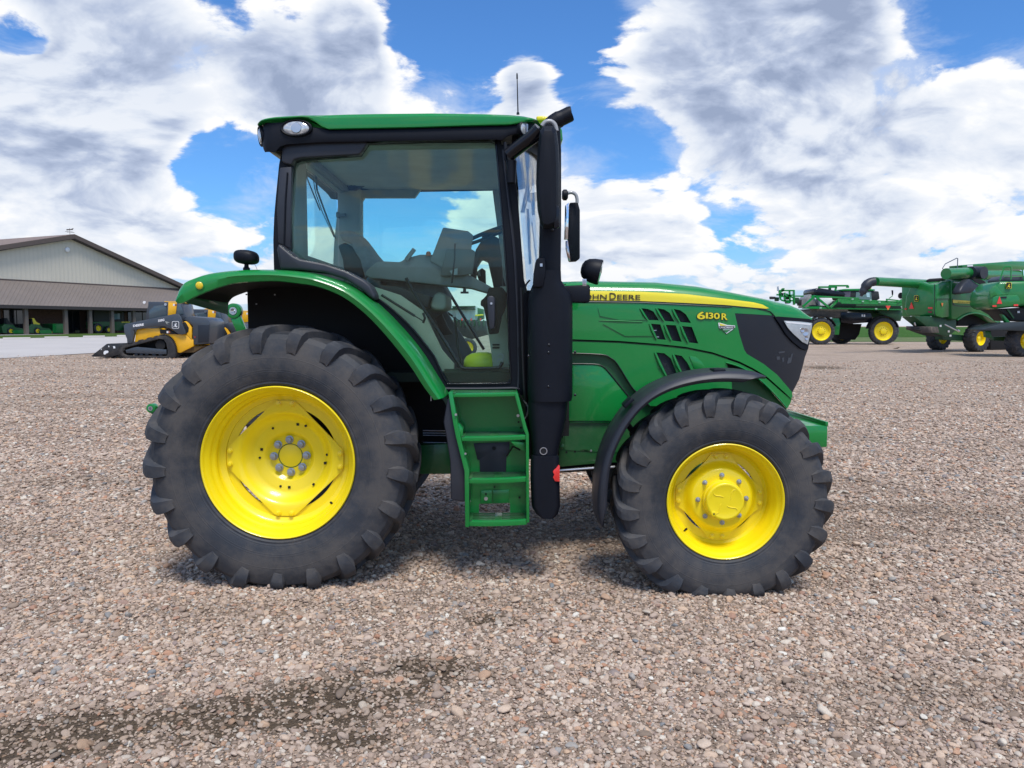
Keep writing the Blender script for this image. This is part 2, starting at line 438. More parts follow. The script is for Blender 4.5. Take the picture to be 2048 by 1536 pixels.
# loose pebbles lying on the ground, thrown one by one by geometry nodes
def pebble_mat():
    m = bpy.data.materials.new('pebbles'); m.use_nodes = True; t = NT(m.node_tree); b = t.n['Principled BSDF']
    c = t.new('ShaderNodeAttribute', attribute_type='INSTANCER', attribute_name='hue').outputs['Fac']
    w = t.new('ShaderNodeAttribute', attribute_type='INSTANCER', attribute_name='wet').outputs['Fac']
    col = t.ramp(c, [(0, lin(104, 92, 84)), (.10, lin(128, 112, 102)), (.24, lin(150, 131, 120)), (.40, lin(166, 149, 138)), (.55, lin(146, 129, 122)), (.68, lin(178, 161, 150)),
                     (.78, lin(172, 146, 126)), (.84, lin(152, 112, 92)), (.88, lin(102, 108, 116)), (.94, lin(180, 168, 158)), (.985, lin(184, 176, 168)), (1, lin(196, 192, 188))])
    pos = t.new('ShaderNodeNewGeometry').outputs['Position']
    col = t.mix(t.lin(t.noise(pos, 160, 4, .6), .3, .7, 0, .30), col, lin(118, 100, 88))
    col = t.mix(t.m('MULTIPLY', w, .74), col, lin(92, 79, 67))
    strk = t.noise(t.v('MULTIPLY', pos, (.16, .8, 1.)), 1.0, 6, .62)
    col = t.mix(t.m('MULTIPLY', t.ss(strk, .50, .66), .38), col, lin(112, 97, 86))
    col = t.mix(1.0, col, (1.46, 1.45, 1.33), 'MULTIPLY')
    t.put(b.inputs['Base Color'], col); b.inputs['Roughness'].default_value = .78; b.inputs['Specular IOR Level'].default_value = .3
    bn = t.new('ShaderNodeBump'); bn.inputs['Strength'].default_value = .35; bn.inputs['Distance'].default_value = .004; t.put(bn.inputs['Height'], t.noise(pos, 260, 3, .6)); t.l.new(bn.outputs[0], b.inputs['Normal'])
    return m
def pebbles():
    rng = np.random.default_rng(11)
    P_, S_, Rt, Hu, Ix, Wt = [], [], [], [], [], []
    for y0, y1, dn, mu, sg in ((2.2, 3.6, 7600, .0064, .46), (3.6, 5.2, 5400, .0070, .46), (5.2, 7.5, 3000, .0087, .44), (7.5, 11, 1250, .0120, .44), (11, 16, 520, .0155, .42), (16, 24, 150, .019, .40), (24, 34, 40, .023, .40)):
        w = lambda y: .74 * y + 1.3
        A = (w(y0) + w(y1)) * (y1 - y0); n = int(A * dn)
        ys = rng.uniform(y0, y1, n); xs = rng.uniform(-1, 1, n) * (.74 * ys + 1.3)
        r = np.clip(mu * np.exp(rng.normal(0, sg, n)), .003, .031)
        hue = rng.uniform(0, 1, n); asp = rng.uniform(.62, 1.0, n); fl = rng.uniform(.42, .8, n)
        for i in range(n):
            x, y = float(xs[i]), float(ys[i]); so_ = soilmask(x, y)
            st_ = mnoise.noise(Vector((x * .22 + y * .05, y * .75, 4.4))) + .5 * mnoise.noise(Vector((x * .9, y * 2.4, 1.7)))
            st_ = max(0, min(1, (st_ - .10) * 2.2)) * (1 if y > 5 else .6)
            if rng.random() < max(so_ * .60, st_ * .42): continue
            rr = float(r[i])
            P_.append((x, y, gtop(x, y) + rr * float(rng.uniform(-.10, .62))))
            S_.append((rr * 1.12, rr * asp[i], rr * fl[i])); Rt.append((rng.normal(0, .22), rng.normal(0, .22), rng.uniform(0, 6.28)))
            Hu.append(hue[i]); Ix.append(int(rng.integers(0, 6))); Wt.append(max(so_ * float(rng.uniform(.25, 1)), st_ * float(rng.uniform(.05, .5))))
    me = bpy.data.meshes.new('gravel'); n = len(P_)
    me.vertices.add(n); me.vertices.foreach_set('co', np.array(P_, dtype=np.float32).ravel())
    for nm, ty, data in (('sc', 'FLOAT_VECTOR', S_), ('ro', 'FLOAT_VECTOR', Rt)):
        a = me.attributes.new(nm, ty, 'POINT'); a.data.foreach_set('vector', np.array(data, dtype=np.float32).ravel())
    for nm, data in (('hue', Hu), ('wet', Wt)):
        a = me.attributes.new(nm, 'FLOAT', 'POINT'); a.data.foreach_set('value', np.array(data, dtype=np.float32))
    a = me.attributes.new('ix', 'INT', 'POINT'); a.data.foreach_set('value', np.array(Ix, dtype=np.int32))
    o = bpy.data.objects.new('gravel', me); COL.objects.link(o)
    tag(o, 'loose rounded river pebbles spread over the yard', 'gravel', kind='stuff')
    ng = bpy.data.node_groups.new('pebble_scatter', 'GeometryNodeTree')
    ng.interface.new_socket('Geometry', in_out='INPUT', socket_type='NodeSocketGeometry'); ng.interface.new_socket('Geometry', in_out='OUTPUT', socket_type='NodeSocketGeometry')
    N = ng.nodes.new; L = ng.links.new
    gi = N('NodeGroupInput'); go = N('NodeGroupOutput'); jn = N('GeometryNodeJoinGeometry')
    pm = pebble_mat(); me.materials.append(pm)
    for k in range(6):
        ico = N('GeometryNodeMeshIcoSphere'); ico.inputs['Radius'].default_value = 1; ico.inputs['Subdivisions'].default_value = 3
        nz = N('ShaderNodeTexNoise'); nz.inputs['Scale'].default_value = .75; nz.inputs['Detail'].default_value = 1.5
        pos = N('GeometryNodeInputPosition'); ad = N('ShaderNodeVectorMath'); ad.operation = 'ADD'; ad.inputs[1].default_value = (k * 7.3, k * 3.1, 0)
        L(pos.outputs[0], ad.inputs[0]); L(ad.outputs[0], nz.inputs['Vector'])
        mr = N('ShaderNodeMapRange'); mr.inputs[1].default_value = .25; mr.inputs[2].default_value = .75; mr.inputs[3].default_value = .68; mr.inputs[4].default_value = 1.28
        L(nz.outputs[0], mr.inputs[0]); sc = N('ShaderNodeVectorMath'); sc.operation = 'SCALE'; L(pos.outputs[0], sc.inputs[0]); L(mr.outputs[0], sc.inputs[3])
        sp = N('GeometryNodeSetPosition'); L(ico.outputs[0], sp.inputs[0]); L(sc.outputs[0], sp.inputs['Position'])
        sm = N('GeometryNodeSetShadeSmooth'); L(sp.outputs[0], sm.inputs[0]); st = N('GeometryNodeSetMaterial'); st.inputs['Material'].default_value = pm; L(sm.outputs[0], st.inputs[0])
        g2 = N('GeometryNodeGeometryToInstance'); L(st.outputs[0], g2.inputs[0]); L(g2.outputs[0], jn.inputs[0])
    def na(nm, ty):
        a = N('GeometryNodeInputNamedAttribute'); a.data_type = ty; a.inputs['Name'].default_value = nm; return a.outputs[0]
    ip = N('GeometryNodeInstanceOnPoints'); L(gi.outputs[0], ip.inputs['Points']); L(jn.outputs[0], ip.inputs['Instance'])
    ip.inputs['Pick Instance'].default_value = True; L(na('ix', 'INT'), ip.inputs['Instance Index']); L(na('sc', 'FLOAT_VECTOR'), ip.inputs['Scale'])
    er = N('FunctionNodeEulerToRotation'); L(na('ro', 'FLOAT_VECTOR'), er.inputs[0]); L(er.outputs[0], ip.inputs['Rotation'])
    L(ip.outputs[0], go.inputs[0])
    md = o.modifiers.new('scatter', 'NODES'); md.node_group = ng
    print('pebbles', n)
pebbles()
# ---------------- concrete lot, lawn and field sheets follow the terrain
def terrain_patch(name, near, far, n, m_, zoff, mt, kind='structure'):
    """sheet between two polylines of ground points"""
    def at(poly, t_):
        f = t_ * (len(poly) - 1); i = min(int(f), len(poly) - 2); return poly[i].lerp(poly[i + 1], f - i)
    rows = []
    for j in range(m_ + 1):
        row = []
        for i in range(n + 1):
            p = at(near, i / n).lerp(at(far, i / n), j / m_); row.append(Vector((p.x, p.y, gz(p.x, p.y) + zoff)))
        rows.append(row)
    mb = MB(); mb.loft(rows, False)
    o = mb.build(name, mt, origin=(0, 0, 0), fix=False); 
    for p in o.data.polygons: p.use_smooth = True
    tag(o, kind=kind); return o
CONC = mat('concrete_slab', lin(184, 178, 172), .85, var=.07, vscale=.25, bump=.2, bscale=4)
g = lambda px, py: GP(px, py)
lot = terrain_patch('concrete_lot', [g(-1500, 775), g(-500, 738), g(0, 717.5), g(240, 703.5), g(330, 699), g(470, 693), g(700, 688)], [g(-1500, 690), g(-500, 682), g(0, 677.5), g(240, 673.5), g(330, 672.5), g(470, 671), g(700, 669)], 60, 24, .02, CONC)
tag(lot, 'pale concrete parking lot left of the gravel yard', 'pavement')
def grass_mat(name, a, b_):
    m = bpy.data.materials.new(name); m.use_nodes = True; t = NT(m.node_tree); b = t.n['Principled BSDF']
    pos = t.new('ShaderNodeNewGeometry').outputs['Position']
    c = t.mix(t.lin(t.noise(pos, 1.2, 8, .7), .3, .7), a, b_); t.put(b.inputs['Base Color'], c); b.inputs['Roughness'].default_value = .95; b.inputs['Specular IOR Level'].default_value = .1
    bn = t.new('ShaderNodeBump'); bn.inputs['Strength'].default_value = .8; bn.inputs['Distance'].default_value = .1; t.put(bn.inputs['Height'], t.noise(pos, 9, 5, .7)); t.l.new(bn.outputs[0], b.inputs['Normal'])
    return m
GRS = grass_mat('lawn_grass', (.045, .085, .016), (.085, .135, .03)); GRD = grass_mat('field_crop', (.035, .095, .014), (.05, .13, .02)); GRB = grass_mat('mown_grass', (.11, .15, .06), (.15, .19, .08))
o = terrain_patch('lawn', [g(-1500, 690), g(-500, 682), g(0, 677.5), g(240, 673.5), g(470, 671), g(700, 669)], [g(-1500, 671), g(-500, 668), g(0, 666.5), g(240, 665.5), g(470, 665), g(700, 664)], 40, 8, .03, GRS); tag(o, 'green lawn strip between the concrete lot and the porch', 'lawn')
def bands(near_y, far_y, name, mt, zo):
    n_ = [Vector((x, near_y if x > 0 else max(near_y, min(170, near_y - x * 3)), 0)) for x in np.linspace(near_y * (-2.5 if far_y > 500 else .15), near_y * 1.6, 16)]; f_ = [Vector((x, far_y, 0)) for x in np.linspace(far_y * (-1.6 if far_y > 500 else .15), far_y * 1.6, 16)]
    return terrain_patch(name, n_, f_, 24, 24, zo, mt)
o = bands(g(1830, 684).y, g(1830, 675).y, 'mown_verge', GRB, .02); tag(o, 'pale mown grass verge behind the sprayer', 'grass verge')
o = bands(g(1830, 675).y, 900, 'crop_field', GRD, .03); tag(o, 'bright green crop field beyond the gravel', 'field')
# ================================================================ the tractor
YC = 6.16; YN = 5.28; YFAR = 7.04
def pp(pts, Y): return [P(a, b, Y) for a, b in pts]
def trace(pts, Y, depth, name, mt, parent, bevel=.004, seg=2, **k):
    mb = MB(); mb.prism(pp(pts, Y), (0, depth, 0)); return mb.build(name, mt, parent, bevel=bevel, seg=seg, **k)
def tsheet(pts, holes, yf, thick, name, mt, parent, grid=.05, **k):
    f = yf if callable(yf) else (lambda x, z, c=yf: c)
    c = lambda l: [(q.x, q.z) for q in (PS(a, b, f) for a, b in l)]
    mb = MB(); mb.sheet(c(pts), [c(h) for h in holes], f, thick, grid if callable(yf) else None)
    return mb.build(name, mt, parent, **k)
def smooth_path(pts, n=6):
    """Catmull-Rom through 2d or 3d points"""
    pts = [Vector(p) for p in pts]; out = []
    for i in range(len(pts) - 1):
        a = pts[max(i - 1, 0)]; b = pts[i]; c = pts[i + 1]; d = pts[min(i + 2, len(pts) - 1)]
        for j in range(n):
            t_ = j / n; out.append(.5 * ((2 * b) + (c - a) * t_ + (2 * a - 5 * b + 4 * c - d) * t_ ** 2 + (3 * b - a - 3 * c + d) * t_ ** 3))
    out.append(pts[-1]); return out
def text_mesh(s, size=1., bold=0.0, ext=.0):
    cu = bpy.data.curves.new('t', 'FONT'); cu.body = s; cu.size = size; cu.extrude = ext; cu.offset = bold; cu.resolution_u = 3
    o = bpy.data.objects.new('t', cu); COL.objects.link(o)
    dg = bpy.context.evaluated_depsgraph_get(); me = bpy.data.meshes.new_from_object(o.evaluated_get(dg))
    bpy.data.objects.remove(o); bpy.data.curves.remove(cu); return me
def lettering(s, p0, ux, uz, w, h, name, mt, parent, bold=0., thick=.0015, shear=0.):
    """raised text: lower-left corner p0, directions ux, uz, total width w, height h"""
    me = text_mesh(s, 1., bold); vs = np.empty(len(me.vertices) * 3); me.vertices.foreach_get('co', vs); vs = vs.reshape(-1, 3)
    lo, hi = vs.min(0), vs.max(0); ux, uz = Vector(ux).normalized(), Vector(uz).normalized(); nrm = ux.cross(uz)
    b = bmesh.new(); b.from_mesh(me)
    for v in b.verts:
        a = (v.co.x - lo[0]) / (hi[0] - lo[0]); c = (v.co.y - lo[1]) / (hi[1] - lo[1])
        v.co = Vector(p0) + ux * (a * w + shear * c * h) + uz * (c * h)
    ret = bmesh.ops.extrude_face_region(b, geom=b.faces[:]); vv = [g_ for g_ in ret['geom'] if isinstance(g_, bmesh.types.BMVert)]
    bmesh.ops.translate(b, verts=vv, vec=nrm * thick)
    bpy.data.meshes.remove(me)
    m = MB(); m.b.free(); m.b = b
    return m.build(name, mt, parent, smooth=0)
DEER = [(2,2),(14,8),(22,16),(30,22),(44,20),(58,12),(70,2),(78,0),(66,14),(80,12),(92,18),(100,16),(88,26),(74,26),(66,32),(62,44),(66,56),(76,62),(84,72),(74,70),(78,84),(68,74),(62,68),(60,80),(54,96),(52,80),(56,66),(48,58),(36,66),(24,64),(30,56),(40,50),(44,42),(34,36),(22,28),(12,18)]
def emblem(pl, px, py, w, h, name, parent, deer_mat, back_mat, rim_mat, flip=False, d0=-.006):
    """leaping deer in a rounded frame on plane function pl(px,py,off)"""
    def rr(k):
        out = []
        for cx, cy, a0 in ((1, 1, 0), (-1, 1, 90), (-1, -1, 180), (1, -1, 270)):
            for j in range(5):
                a = R(a0 + j * 22.5); out.append((px + (w / 2 * k) * (cx * .62 + .38 * math.cos(a)), py - (h / 2 * k) * (cy * .62 + .38 * math.sin(a))))
        return out
    last = None
    for k, (shape, mt, nm) in enumerate(((rr(1.0), rim_mat, 'emblem'), (rr(.88), back_mat, 'emblem_field'), ([(px + (1 if not flip else -1) * ((x - 50) / 100 * w * .62), py - (y - 48) / 100 * h * .72) for x, y in DEER], deer_mat, 'emblem_deer'))):
        a = [pl(x, y, d0 - .004 * k) for x, y in shape]; nrm = pl(px, py, d0 - .004 * k) - pl(px, py, d0 - .004 * (k + 1))
        mb = MB(); mb.prism(a, nrm.normalized() * .004)
        o = mb.build(nm, mt, parent if last is None else last, smooth=0)
        if last is None: last = o
    return last
# ---------------------------------------------------------------- rubber with dust
def rubber_mat(name, dusty):
    m = bpy.data.materials.new(name); m.use_nodes = True; t = NT(m.node_tree); b = t.n['Principled BSDF']
    pos = t.new('ShaderNodeTexCoord').outputs['Object']
    x, y, z = t.xyz(pos); r = t.m('SQRT', t.m('ADD', t.m('MULTIPLY', x, x), t.m('MULTIPLY', z, z)))
    n = t.noise(pos, 3.6, 8, .66); n2 = t.noise(pos, 16, 6, .65); n3 = t.noise(pos, 1.3, 3, .5)
    rad = t.new('ShaderNodeAttribute', attribute_name='band').outputs['Fac']
    f = t.m('MULTIPLY', t.ss(t.m('ADD', t.m('ADD', n, t.m('MULTIPLY', n2, .32)), t.m('MULTIPLY', rad, .13)), .55, .90), dusty, clamp=True)
    base = t.mix(t.lin(n3, .3, .7), (.020, .024, .031), (.040, .045, .056))
    c = t.mix(t.m('MULTIPLY', f, .8), base, (.110, .098, .088)); t.put(b.inputs['Base Color'], c)
    t.put(b.inputs['Roughness'], t.lin(f, 0, 1, .58, .88)); b.inputs['Specular IOR Level'].default_value = .42
    bn = t.new('ShaderNodeBump'); bn.inputs['Strength'].default_value = .35; bn.inputs['Distance'].default_value = .006
    rn = t.new('ShaderNodeAttribute', attribute_name='rn').outputs['Fac']
    pulse = lambda c_, w_: t.m('MULTIPLY', t.ss(rn, c_ - w_, c_), t.ss(rn, c_ + w_, c_))
    rings_ = t.m('ADD', t.m('ADD', pulse(.10, .012), pulse(.24, .008)), t.m('ADD', pulse(.275, .008), pulse(.47, .010)))
    t.put(bn.inputs['Height'], t.m('ADD', t.m('MULTIPLY', rings_, .55), t.m('ADD', t.noise(pos, 30, 6, .7), t.m('MULTIPLY', t.noise(pos, 7, 3, .6), 1.5)))); t.l.new(bn.outputs[0], b.inputs['Normal'])
    return m
RUB = rubber_mat('tyre_rubber', .85)
def tyre_mesh(name, Ro, Rr, hw, zc, lugs, mt, lugw=1.0, flat=.05, seed=1, sink=.020, n=120):
    """agricultural tyre round the y axis, outer side towards -y; Ro over the lugs, Rr at the rim, hw half width, zc loaded radius"""
    k = (Ro - Rr) / .40; f = lambda r_: Rr + (r_ - .505) * k; w = hw / .235
    prof = [(f(.492), -.178 * w), (f(.515), -.208 * w), (f(.525), -.216 * w), (f(.535), -.215 * w), (f(.555), -.2225 * w), (f(.58), -.230 * w), (f(.61), -.2355 * w), (f(.65), -.2385 * w), (f(.69), -.238 * w), (f(.73), -.2335 * w), (f(.765), -.225 * w), (f(.81), -.208 * w), (f(.842), -.178 * w), (f(.856), -.13 * w), (f(.862), -.06 * w), (f(.864), 0)]
    prof = prof + [(a, -b) for a, b in prof[-2::-1]] + [(f(.48), .1 * w), (f(.48), -.1 * w)]
    mb = MB(); mb.lathe((0, 0, 0), (0, 1, 0), prof, n, close=True)
    st = [(.022, .903, 0, .040, .075, .022, .84), (-.05, .905, .055, .042, .08, -.05, .84), (-.11, .904, .115, .046, .09, -.105, .83), (-.165, .898, .165, .050, .095, -.145, .81),
          (-.205, .886, .195, .052, .10, -.17, .80), (-.234, .860, .213, .052, .105, -.185, .79), (-.2485, .818, .222, .050, .10, -.19, .77), (-.249, .775, .226, .042, .085, -.20, .745), (-.238, .730, .229, .030, .06, -.205, .72)]
    step = 2 * PI / lugs; rnd = random.Random(seed)
    for side in (1, -1):
        for i in range(lugs):
            a0 = i * step + (0 if side == 1 else step / 2); rings = []
            for (y, r_, an, wt, wb, yb, rb) in st:
                an = an * (.905 / Ro) * 1.0; rt, rbb = f(r_), f(rb); wt *= 1.28 * lugw * (.8 + .2 * k); wb *= 1.12 * lugw * (.8 + .2 * k)
                def q(rad, yy, da): return (rad * math.cos(a0 + an + da), yy * side * w, rad * math.sin(a0 + an + da))
                sk = .008 / rt; ramp = .22 * max(0, min(1, (-y - .10) / .10))
                L_, Rr_ = -wt / 2 / rt, wt / 2 / rt; BL = -wb / 2 / rbb - ramp * .085 * step / .28; ML = L_ - .045 * ramp
                rings.append([q(rbb, yb, BL), q(rt - .005 - .027 * ramp, y, ML - sk * (1 - ramp)), q(rt - .001 * ramp, y, L_ + .006 / rt), q(rt, y, Rr_ - .006 / rt), q(rt - .004, y, Rr_ + sk * .2), q(rbb, yb, wb / 2 / rbb - ramp * .02)])
            mb.loft(rings, True, True)
    b = mb.b; bmesh.ops.recalc_face_normals(b, faces=b.faces[:])
    lim = -(zc + sink)
    for v in b.verts:
        z = v.co.z
        if z < lim + flat:
            d_ = lim + flat - z; v.co.z = lim + flat - flat * (1 - math.exp(-d_ / flat))
        if z < -.45 * zc:
            s_ = min(1, (-z / zc - .45) / .55); rr_ = math.hypot(v.co.x, z)
            v.co.y *= 1 + .07 * s_ * s_ * (1 if rr_ < f(.84) else .4)
    for fc in b.faces: fc.smooth = True
    for e in b.edges:
        if len(e.link_faces) == 2 and e.calc_face_angle(0) > R(22): e.smooth = False
    me = bpy.data.meshes.new(name); b.to_mesh(me); me.materials.append(mt)
    at = me.attributes.new('band', 'FLOAT', 'POINT'); vals = []
    for v in me.vertices:
        rr_ = (math.hypot(v.co.x, v.co.z) - f(.70)) / (.07 * k); vals.append(math.exp(-rr_ * rr_) if abs(v.co.y) > .15 * w else .3)
    at.data.foreach_set('value', vals); a2 = me.attributes.new('rn', 'FLOAT', 'POINT'); a2.data.foreach_set('value', [(math.hypot(v.co.x, v.co.z) - Rr) / (Ro - Rr) if abs(v.co.y) > .17 * w else 2. for v in me.vertices]); b.free(); return me
def obj_local(name, me, parent, loc=(0, 0, 0), rot=None):
    o = bpy.data.objects.new(name, me); COL.objects.link(o); o.parent = parent; o.location = loc
    if rot: o.rotation_euler = rot
    return o
def star_disc(pts, prof, n=144, inner=.0):
    """pressed wheel disc: star outline pts (x,z), depth profile prof[(r,y)]"""
    mb = MB(); rings = []
    def rmax(a):
        d = (math.cos(a), math.sin(a)); best = 9
        m_ = len(pts)
        for i in range(m_):
            (x1, z1), (x2, z2) = pts[i], pts[(i + 1) % m_]; ex, ez = x2 - x1, z2 - z1; den = d[0] * ez - d[1] * ex
            if abs(den) < 1e-9: continue
            t_ = (x1 * ez - z1 * ex) / den; u = (x1 * d[1] - z1 * d[0]) / den
            if t_ > 0 and -1e-6 <= u <= 1 + 1e-6: best = min(best, t_)
        return best
    def yy(r_):
        if r_ <= prof[0][0]: return prof[0][1]
        for (a, b), (c, e) in zip(prof, prof[1:]):
            if r_ <= c: t_ = (r_ - a) / (c - a); return b + (e - b) * t_
        return prof[-1][1]
    rs = sorted({p[0] for p in prof if p[0] > .01})
    ang = [2 * PI * i / n for i in range(n)]; mx = [rmax(a) for a in ang]
    for r_ in rs: rings.append([(min(r_, m_) * math.cos(a), yy(min(r_, m_)), min(r_, m_) * math.sin(a)) for a, m_ in zip(ang, mx)])
    rings.append([(m_ * math.cos(a), yy(m_), m_ * math.sin(a)) for a, m_ in zip(ang, mx)])
    rings.append([(m_ * math.cos(a), yy(m_) + .012, m_ * math.sin(a)) for a, m_ in zip(ang, mx)])
    mb.loft(rings, True)
    mb.b.faces.new([v for v in mb.b.verts[:n]])
    bmesh.ops.dissolve_degenerate(mb.b, dist=1e-5, edges=mb.b.edges[:])
    return mb
def bolt_mesh(name, r, h, mt, washer=True, stud=0):
    ORG[0] = Vector((0, 0, 0)); mb = MB()
    if washer: mb.cyl((0, 0, 0), (0, -.004, 0), r * 1.32, 20)
    mb.cyl((0, -.004, 0), (0, -h, 0), r, 6)
    if stud: mb.cyl((0, -h, 0), (0, -h - stud, 0), r * .5, 10)
    o = mb.build(name, mt, None, bevel=.0012); me = o.data; bpy.data.objects.remove(o); return me
# ---------------------------------------------------------------- wheels (built round their own centre)
NUT = bolt_mesh('wheel_nut', .0215, .034, ZINC); RBOLT = bolt_mesh('rim_bolt', .0155, .020, YEL); NUT2 = bolt_mesh('wheel_nut', .0125, .017, ZINC, stud=.014); RBOLT2 = bolt_mesh('rim_bolt', .0135, .016, YEL)
VALVE = None
def valve(parent, loc, rot):
    ORG[0] = Vector((0, 0, 0)); mb = MB(); mb.tube([(0, 0, 0), (0, -.022, 0), (0, -.024, 0), (0, -.055, 0)], [.008, .0075, .0045, .004], 10)
    o = mb.build('valve_stem', BLK, None); o.parent = parent; o.location = loc; o.rotation_euler = rot; return o
def rear_wheel(zc):
    ORG[0] = Vector((0, 0, 0))
    mb = MB()   # rim barrel
    prof = [(.500, -.185), (.507, -.203), (.506, -.211), (.500, -.215), (.493, -.210), (.489, -.198), (.484, -.180), (.468, -.168), (.464, -.135), (.462, -.125), (.450, -.115), (.443, -.098), (.441, -.080), (.447, -.068), (.444, -.058), (.432, -.045), (.424, -.038), (.404, -.030), (.402, -.020), (.352, -.018), (.350, -.004), (.420, -.002), (.440, .10), (.47, .17), (.49, .18), (.50, .21), (.51, .20), (.48, .17), (.46, .10), (.45, -.02), (.47, -.12), (.49, -.17)]
    mb.lathe((0, 0, 0), (0, 1, 0), prof, 128, close=True); w = mb.build('wheel', YEL, None, smooth=50)
    star = []
    for q in range(4):
        a = q * PI / 2 + R(-1.5)
        for x, z in ((.064, .392), (-.064, .392), (-.138, .322), (-.322, .138)):
            star.append((x * math.cos(a) - z * math.sin(a), x * math.sin(a) + z * math.cos(a)))
    prof = [(0.008, .076), (.012, .080), (.078, .088), (.081, .092), (.084, .098), (.086, .088), (.140, .088), (.146, .086), (.165, .060), (.176, .054), (.235, .050), (.25, .046), (.288, .004), (.300, -.010), (.315, -.028), (.33, -.033), (.40, -.034)]
    mb = star_disc(star, prof); d = mb.build('wheel_disc', YEL, w, smooth=40)
    # dark punched holes, set in the disc
    for x, z, sq in ((.066, .223, 1), (.127, .216, 0), (-.105, .196, 0), (-.186, .050, 1), (-.2, -.008, 0), (-.062, -.206, 0), (-.002, -.213, 1), (.172, -.187, 0), (.255, -.04, 1), (.268, .018, 0)):
        mb = MB(); r_ = math.hypot(x, z); y = .049 if r_ < .245 else .02
        if sq: mb.box((x - .0085, y - .003, z - .0085), (x + .0085, y + .01, z + .0085))
        else: mb.cyl((x, y - .003, z), (x, y + .01, z), .008, 14)
        mb.build('disc_hole', DARK, w)
    for i in range(8):
        a = R(90 + 1.5 + 45 * i); obj_local('wheel_nut', NUT, w, (.113 * math.cos(a), .085, .113 * math.sin(a)), (0, R(7 * i), 0))
    for q in range(4):
        a = q * PI / 2 + R(-1.5)
        for x in (-.045, .045):
            z = .372; obj_local('rim_bolt', RBOLT, w, (x * math.cos(a) - z * math.sin(a), -.036, x * math.sin(a) + z * math.cos(a)), (0, R(11 * q), 0))
    valve(w, (.300, -.03, -.300), (0, 0, R(30)))
    obj_local('tyre', tyre_mesh('tyre', .905, .505, .235, zc, 21, RUB, 1.0), w)
    return w
def front_wheel(zc):
    ORG[0] = Vector((0, 0, 0))
    mb = MB()
    prof = [(.370, -.160), (.378, -.170), (.378, -.177), (.372, -.181), (.366, -.177), (.362, -.165), (.358, -.150), (.345, -.140), (.338, -.115), (.334, -.09), (.326, -.075), (.322, -.050), (.320, -.02), (.316, -.012), (.300, -.008), (.298, -.004), (.250, -.002), (.248, .010), (.31, .012), (.33, .08), (.35, .15), (.375, .17), (.38, .16), (.36, .14), (.34, .06), (.335, 0), (.35, -.10), (.365, -.15)]
    mb.lathe((0, 0, 0), (0, 1, 0), prof, 112, close=True); w = mb.build('wheel', YEL, None, smooth=50)
    star = []
    for q in range(4):
        a = q * PI / 2 + R(-1.5)
        for x, z in ((.064, .284), (-.064, .284), (-.100, .232), (-.232, .100)):
            star.append((x * math.cos(a) - z * math.sin(a), x * math.sin(a) + z * math.cos(a)))
    prof = [(.02, -.085), (.145, -.085), (.185, -.083), (.197, -.078), (.213, -.050), (.222, -.036), (.236, -.020), (.25, -.017), (.3, -.016)]
    star_disc(star, prof).build('wheel_disc', YEL, w, smooth=40)
    mb = MB(); mb.lathe((0, 0, 0), (0, 1, 0), [(.1305, -.084), (.131, -.112), (.128, -.118), (.120, -.120), (.119, -.124), (.1225, -.127), (.1225, -.163), (.118, -.169), (.108, -.171), (.104, -.1695), (.05, -.1695), (0, -.1695)], 72)
    hb = mb.build('hub_cap', YEL, w, smooth=45)
    for i in range(4):    # swirl ribs pressed in the cap
        a0 = R(20 + 90 * i); pts = []
        for j in range(9):
            t_ = j / 8; r_ = .028 + .072 * t_; a = a0 + .9 * math.sin(t_ * 1.9) - .3 * t_
            pts.append((r_ * math.cos(a), -.1695, r_ * math.sin(a)))
        mb = MB(); mb.tube(pts, [.001] + [.0035] * 7 + [.001], 6); mb.build('swirl_rib', YEL, w)
    mb = MB(); mb.cyl((-.074, -.168, -.078), (-.074, -.176, -.078), .0155, 24); mb.build('oil_plug', YEL, w, bevel=.001)
    mb = MB(); mb.cyl((-.074, -.176, -.078), (-.074, -.1772, -.078), .006, 6); mb.build('plug_socket', DARK, w)
    for i in range(8):
        a = R(91.5 + 45 * i); obj_local('wheel_nut', NUT2, w, (.157 * math.cos(a), -.086, .157 * math.sin(a)), (0, R(7 * i), 0))
    for q in range(4):
        a = q * PI / 2 + R(-1.5)
        for x in (-.035, .035):
            z = .268; obj_local('rim_bolt', RBOLT2, w, (x * math.cos(a) - z * math.sin(a), -.018, x * math.sin(a) + z * math.cos(a)), (0, R(11 * q), 0))
    valve(w, (-.215, -.03, -.215), (0, 0, R(-30)))
    obj_local('tyre', tyre_mesh('tyre', .712, .378, .200, zc, 21, RUB, .92, flat=.045, seed=4), w)
    return w
pr = P(555.3, 926.4, 4.975); pf = P(1451, 1003.6, 4.86)
TX = 0.0
tractor = thing('tractor', (0, YC, 0), 'green row crop tractor with yellow wheels parked on the gravel in front', 'tractor')
TO = Vector((0, YC, 0))
def mount(w, loc, rz=0):
    w.parent = tractor; w.location = Vector(loc) - TO; w.rotation_euler = (0, 0, rz)
rw = rear_wheel(pr.z); fw = front_wheel(pf.z); fw.rotation_mode = 'XYZ'
rw2 = copy_tree(rw); fw2 = copy_tree(fw)
mount(rw, (pr.x, 5.18, pr.z)); mount(rw2, (pr.x, 2 * YC - 5.18, pr.z), PI)
mount(fw, (pf.x, 5.03, pf.z)); mount(fw2, (pf.x, 2 * YC - 5.03, pf.z), PI)
for o in rw.children: pass
ORG[0] = TO
T = tractor
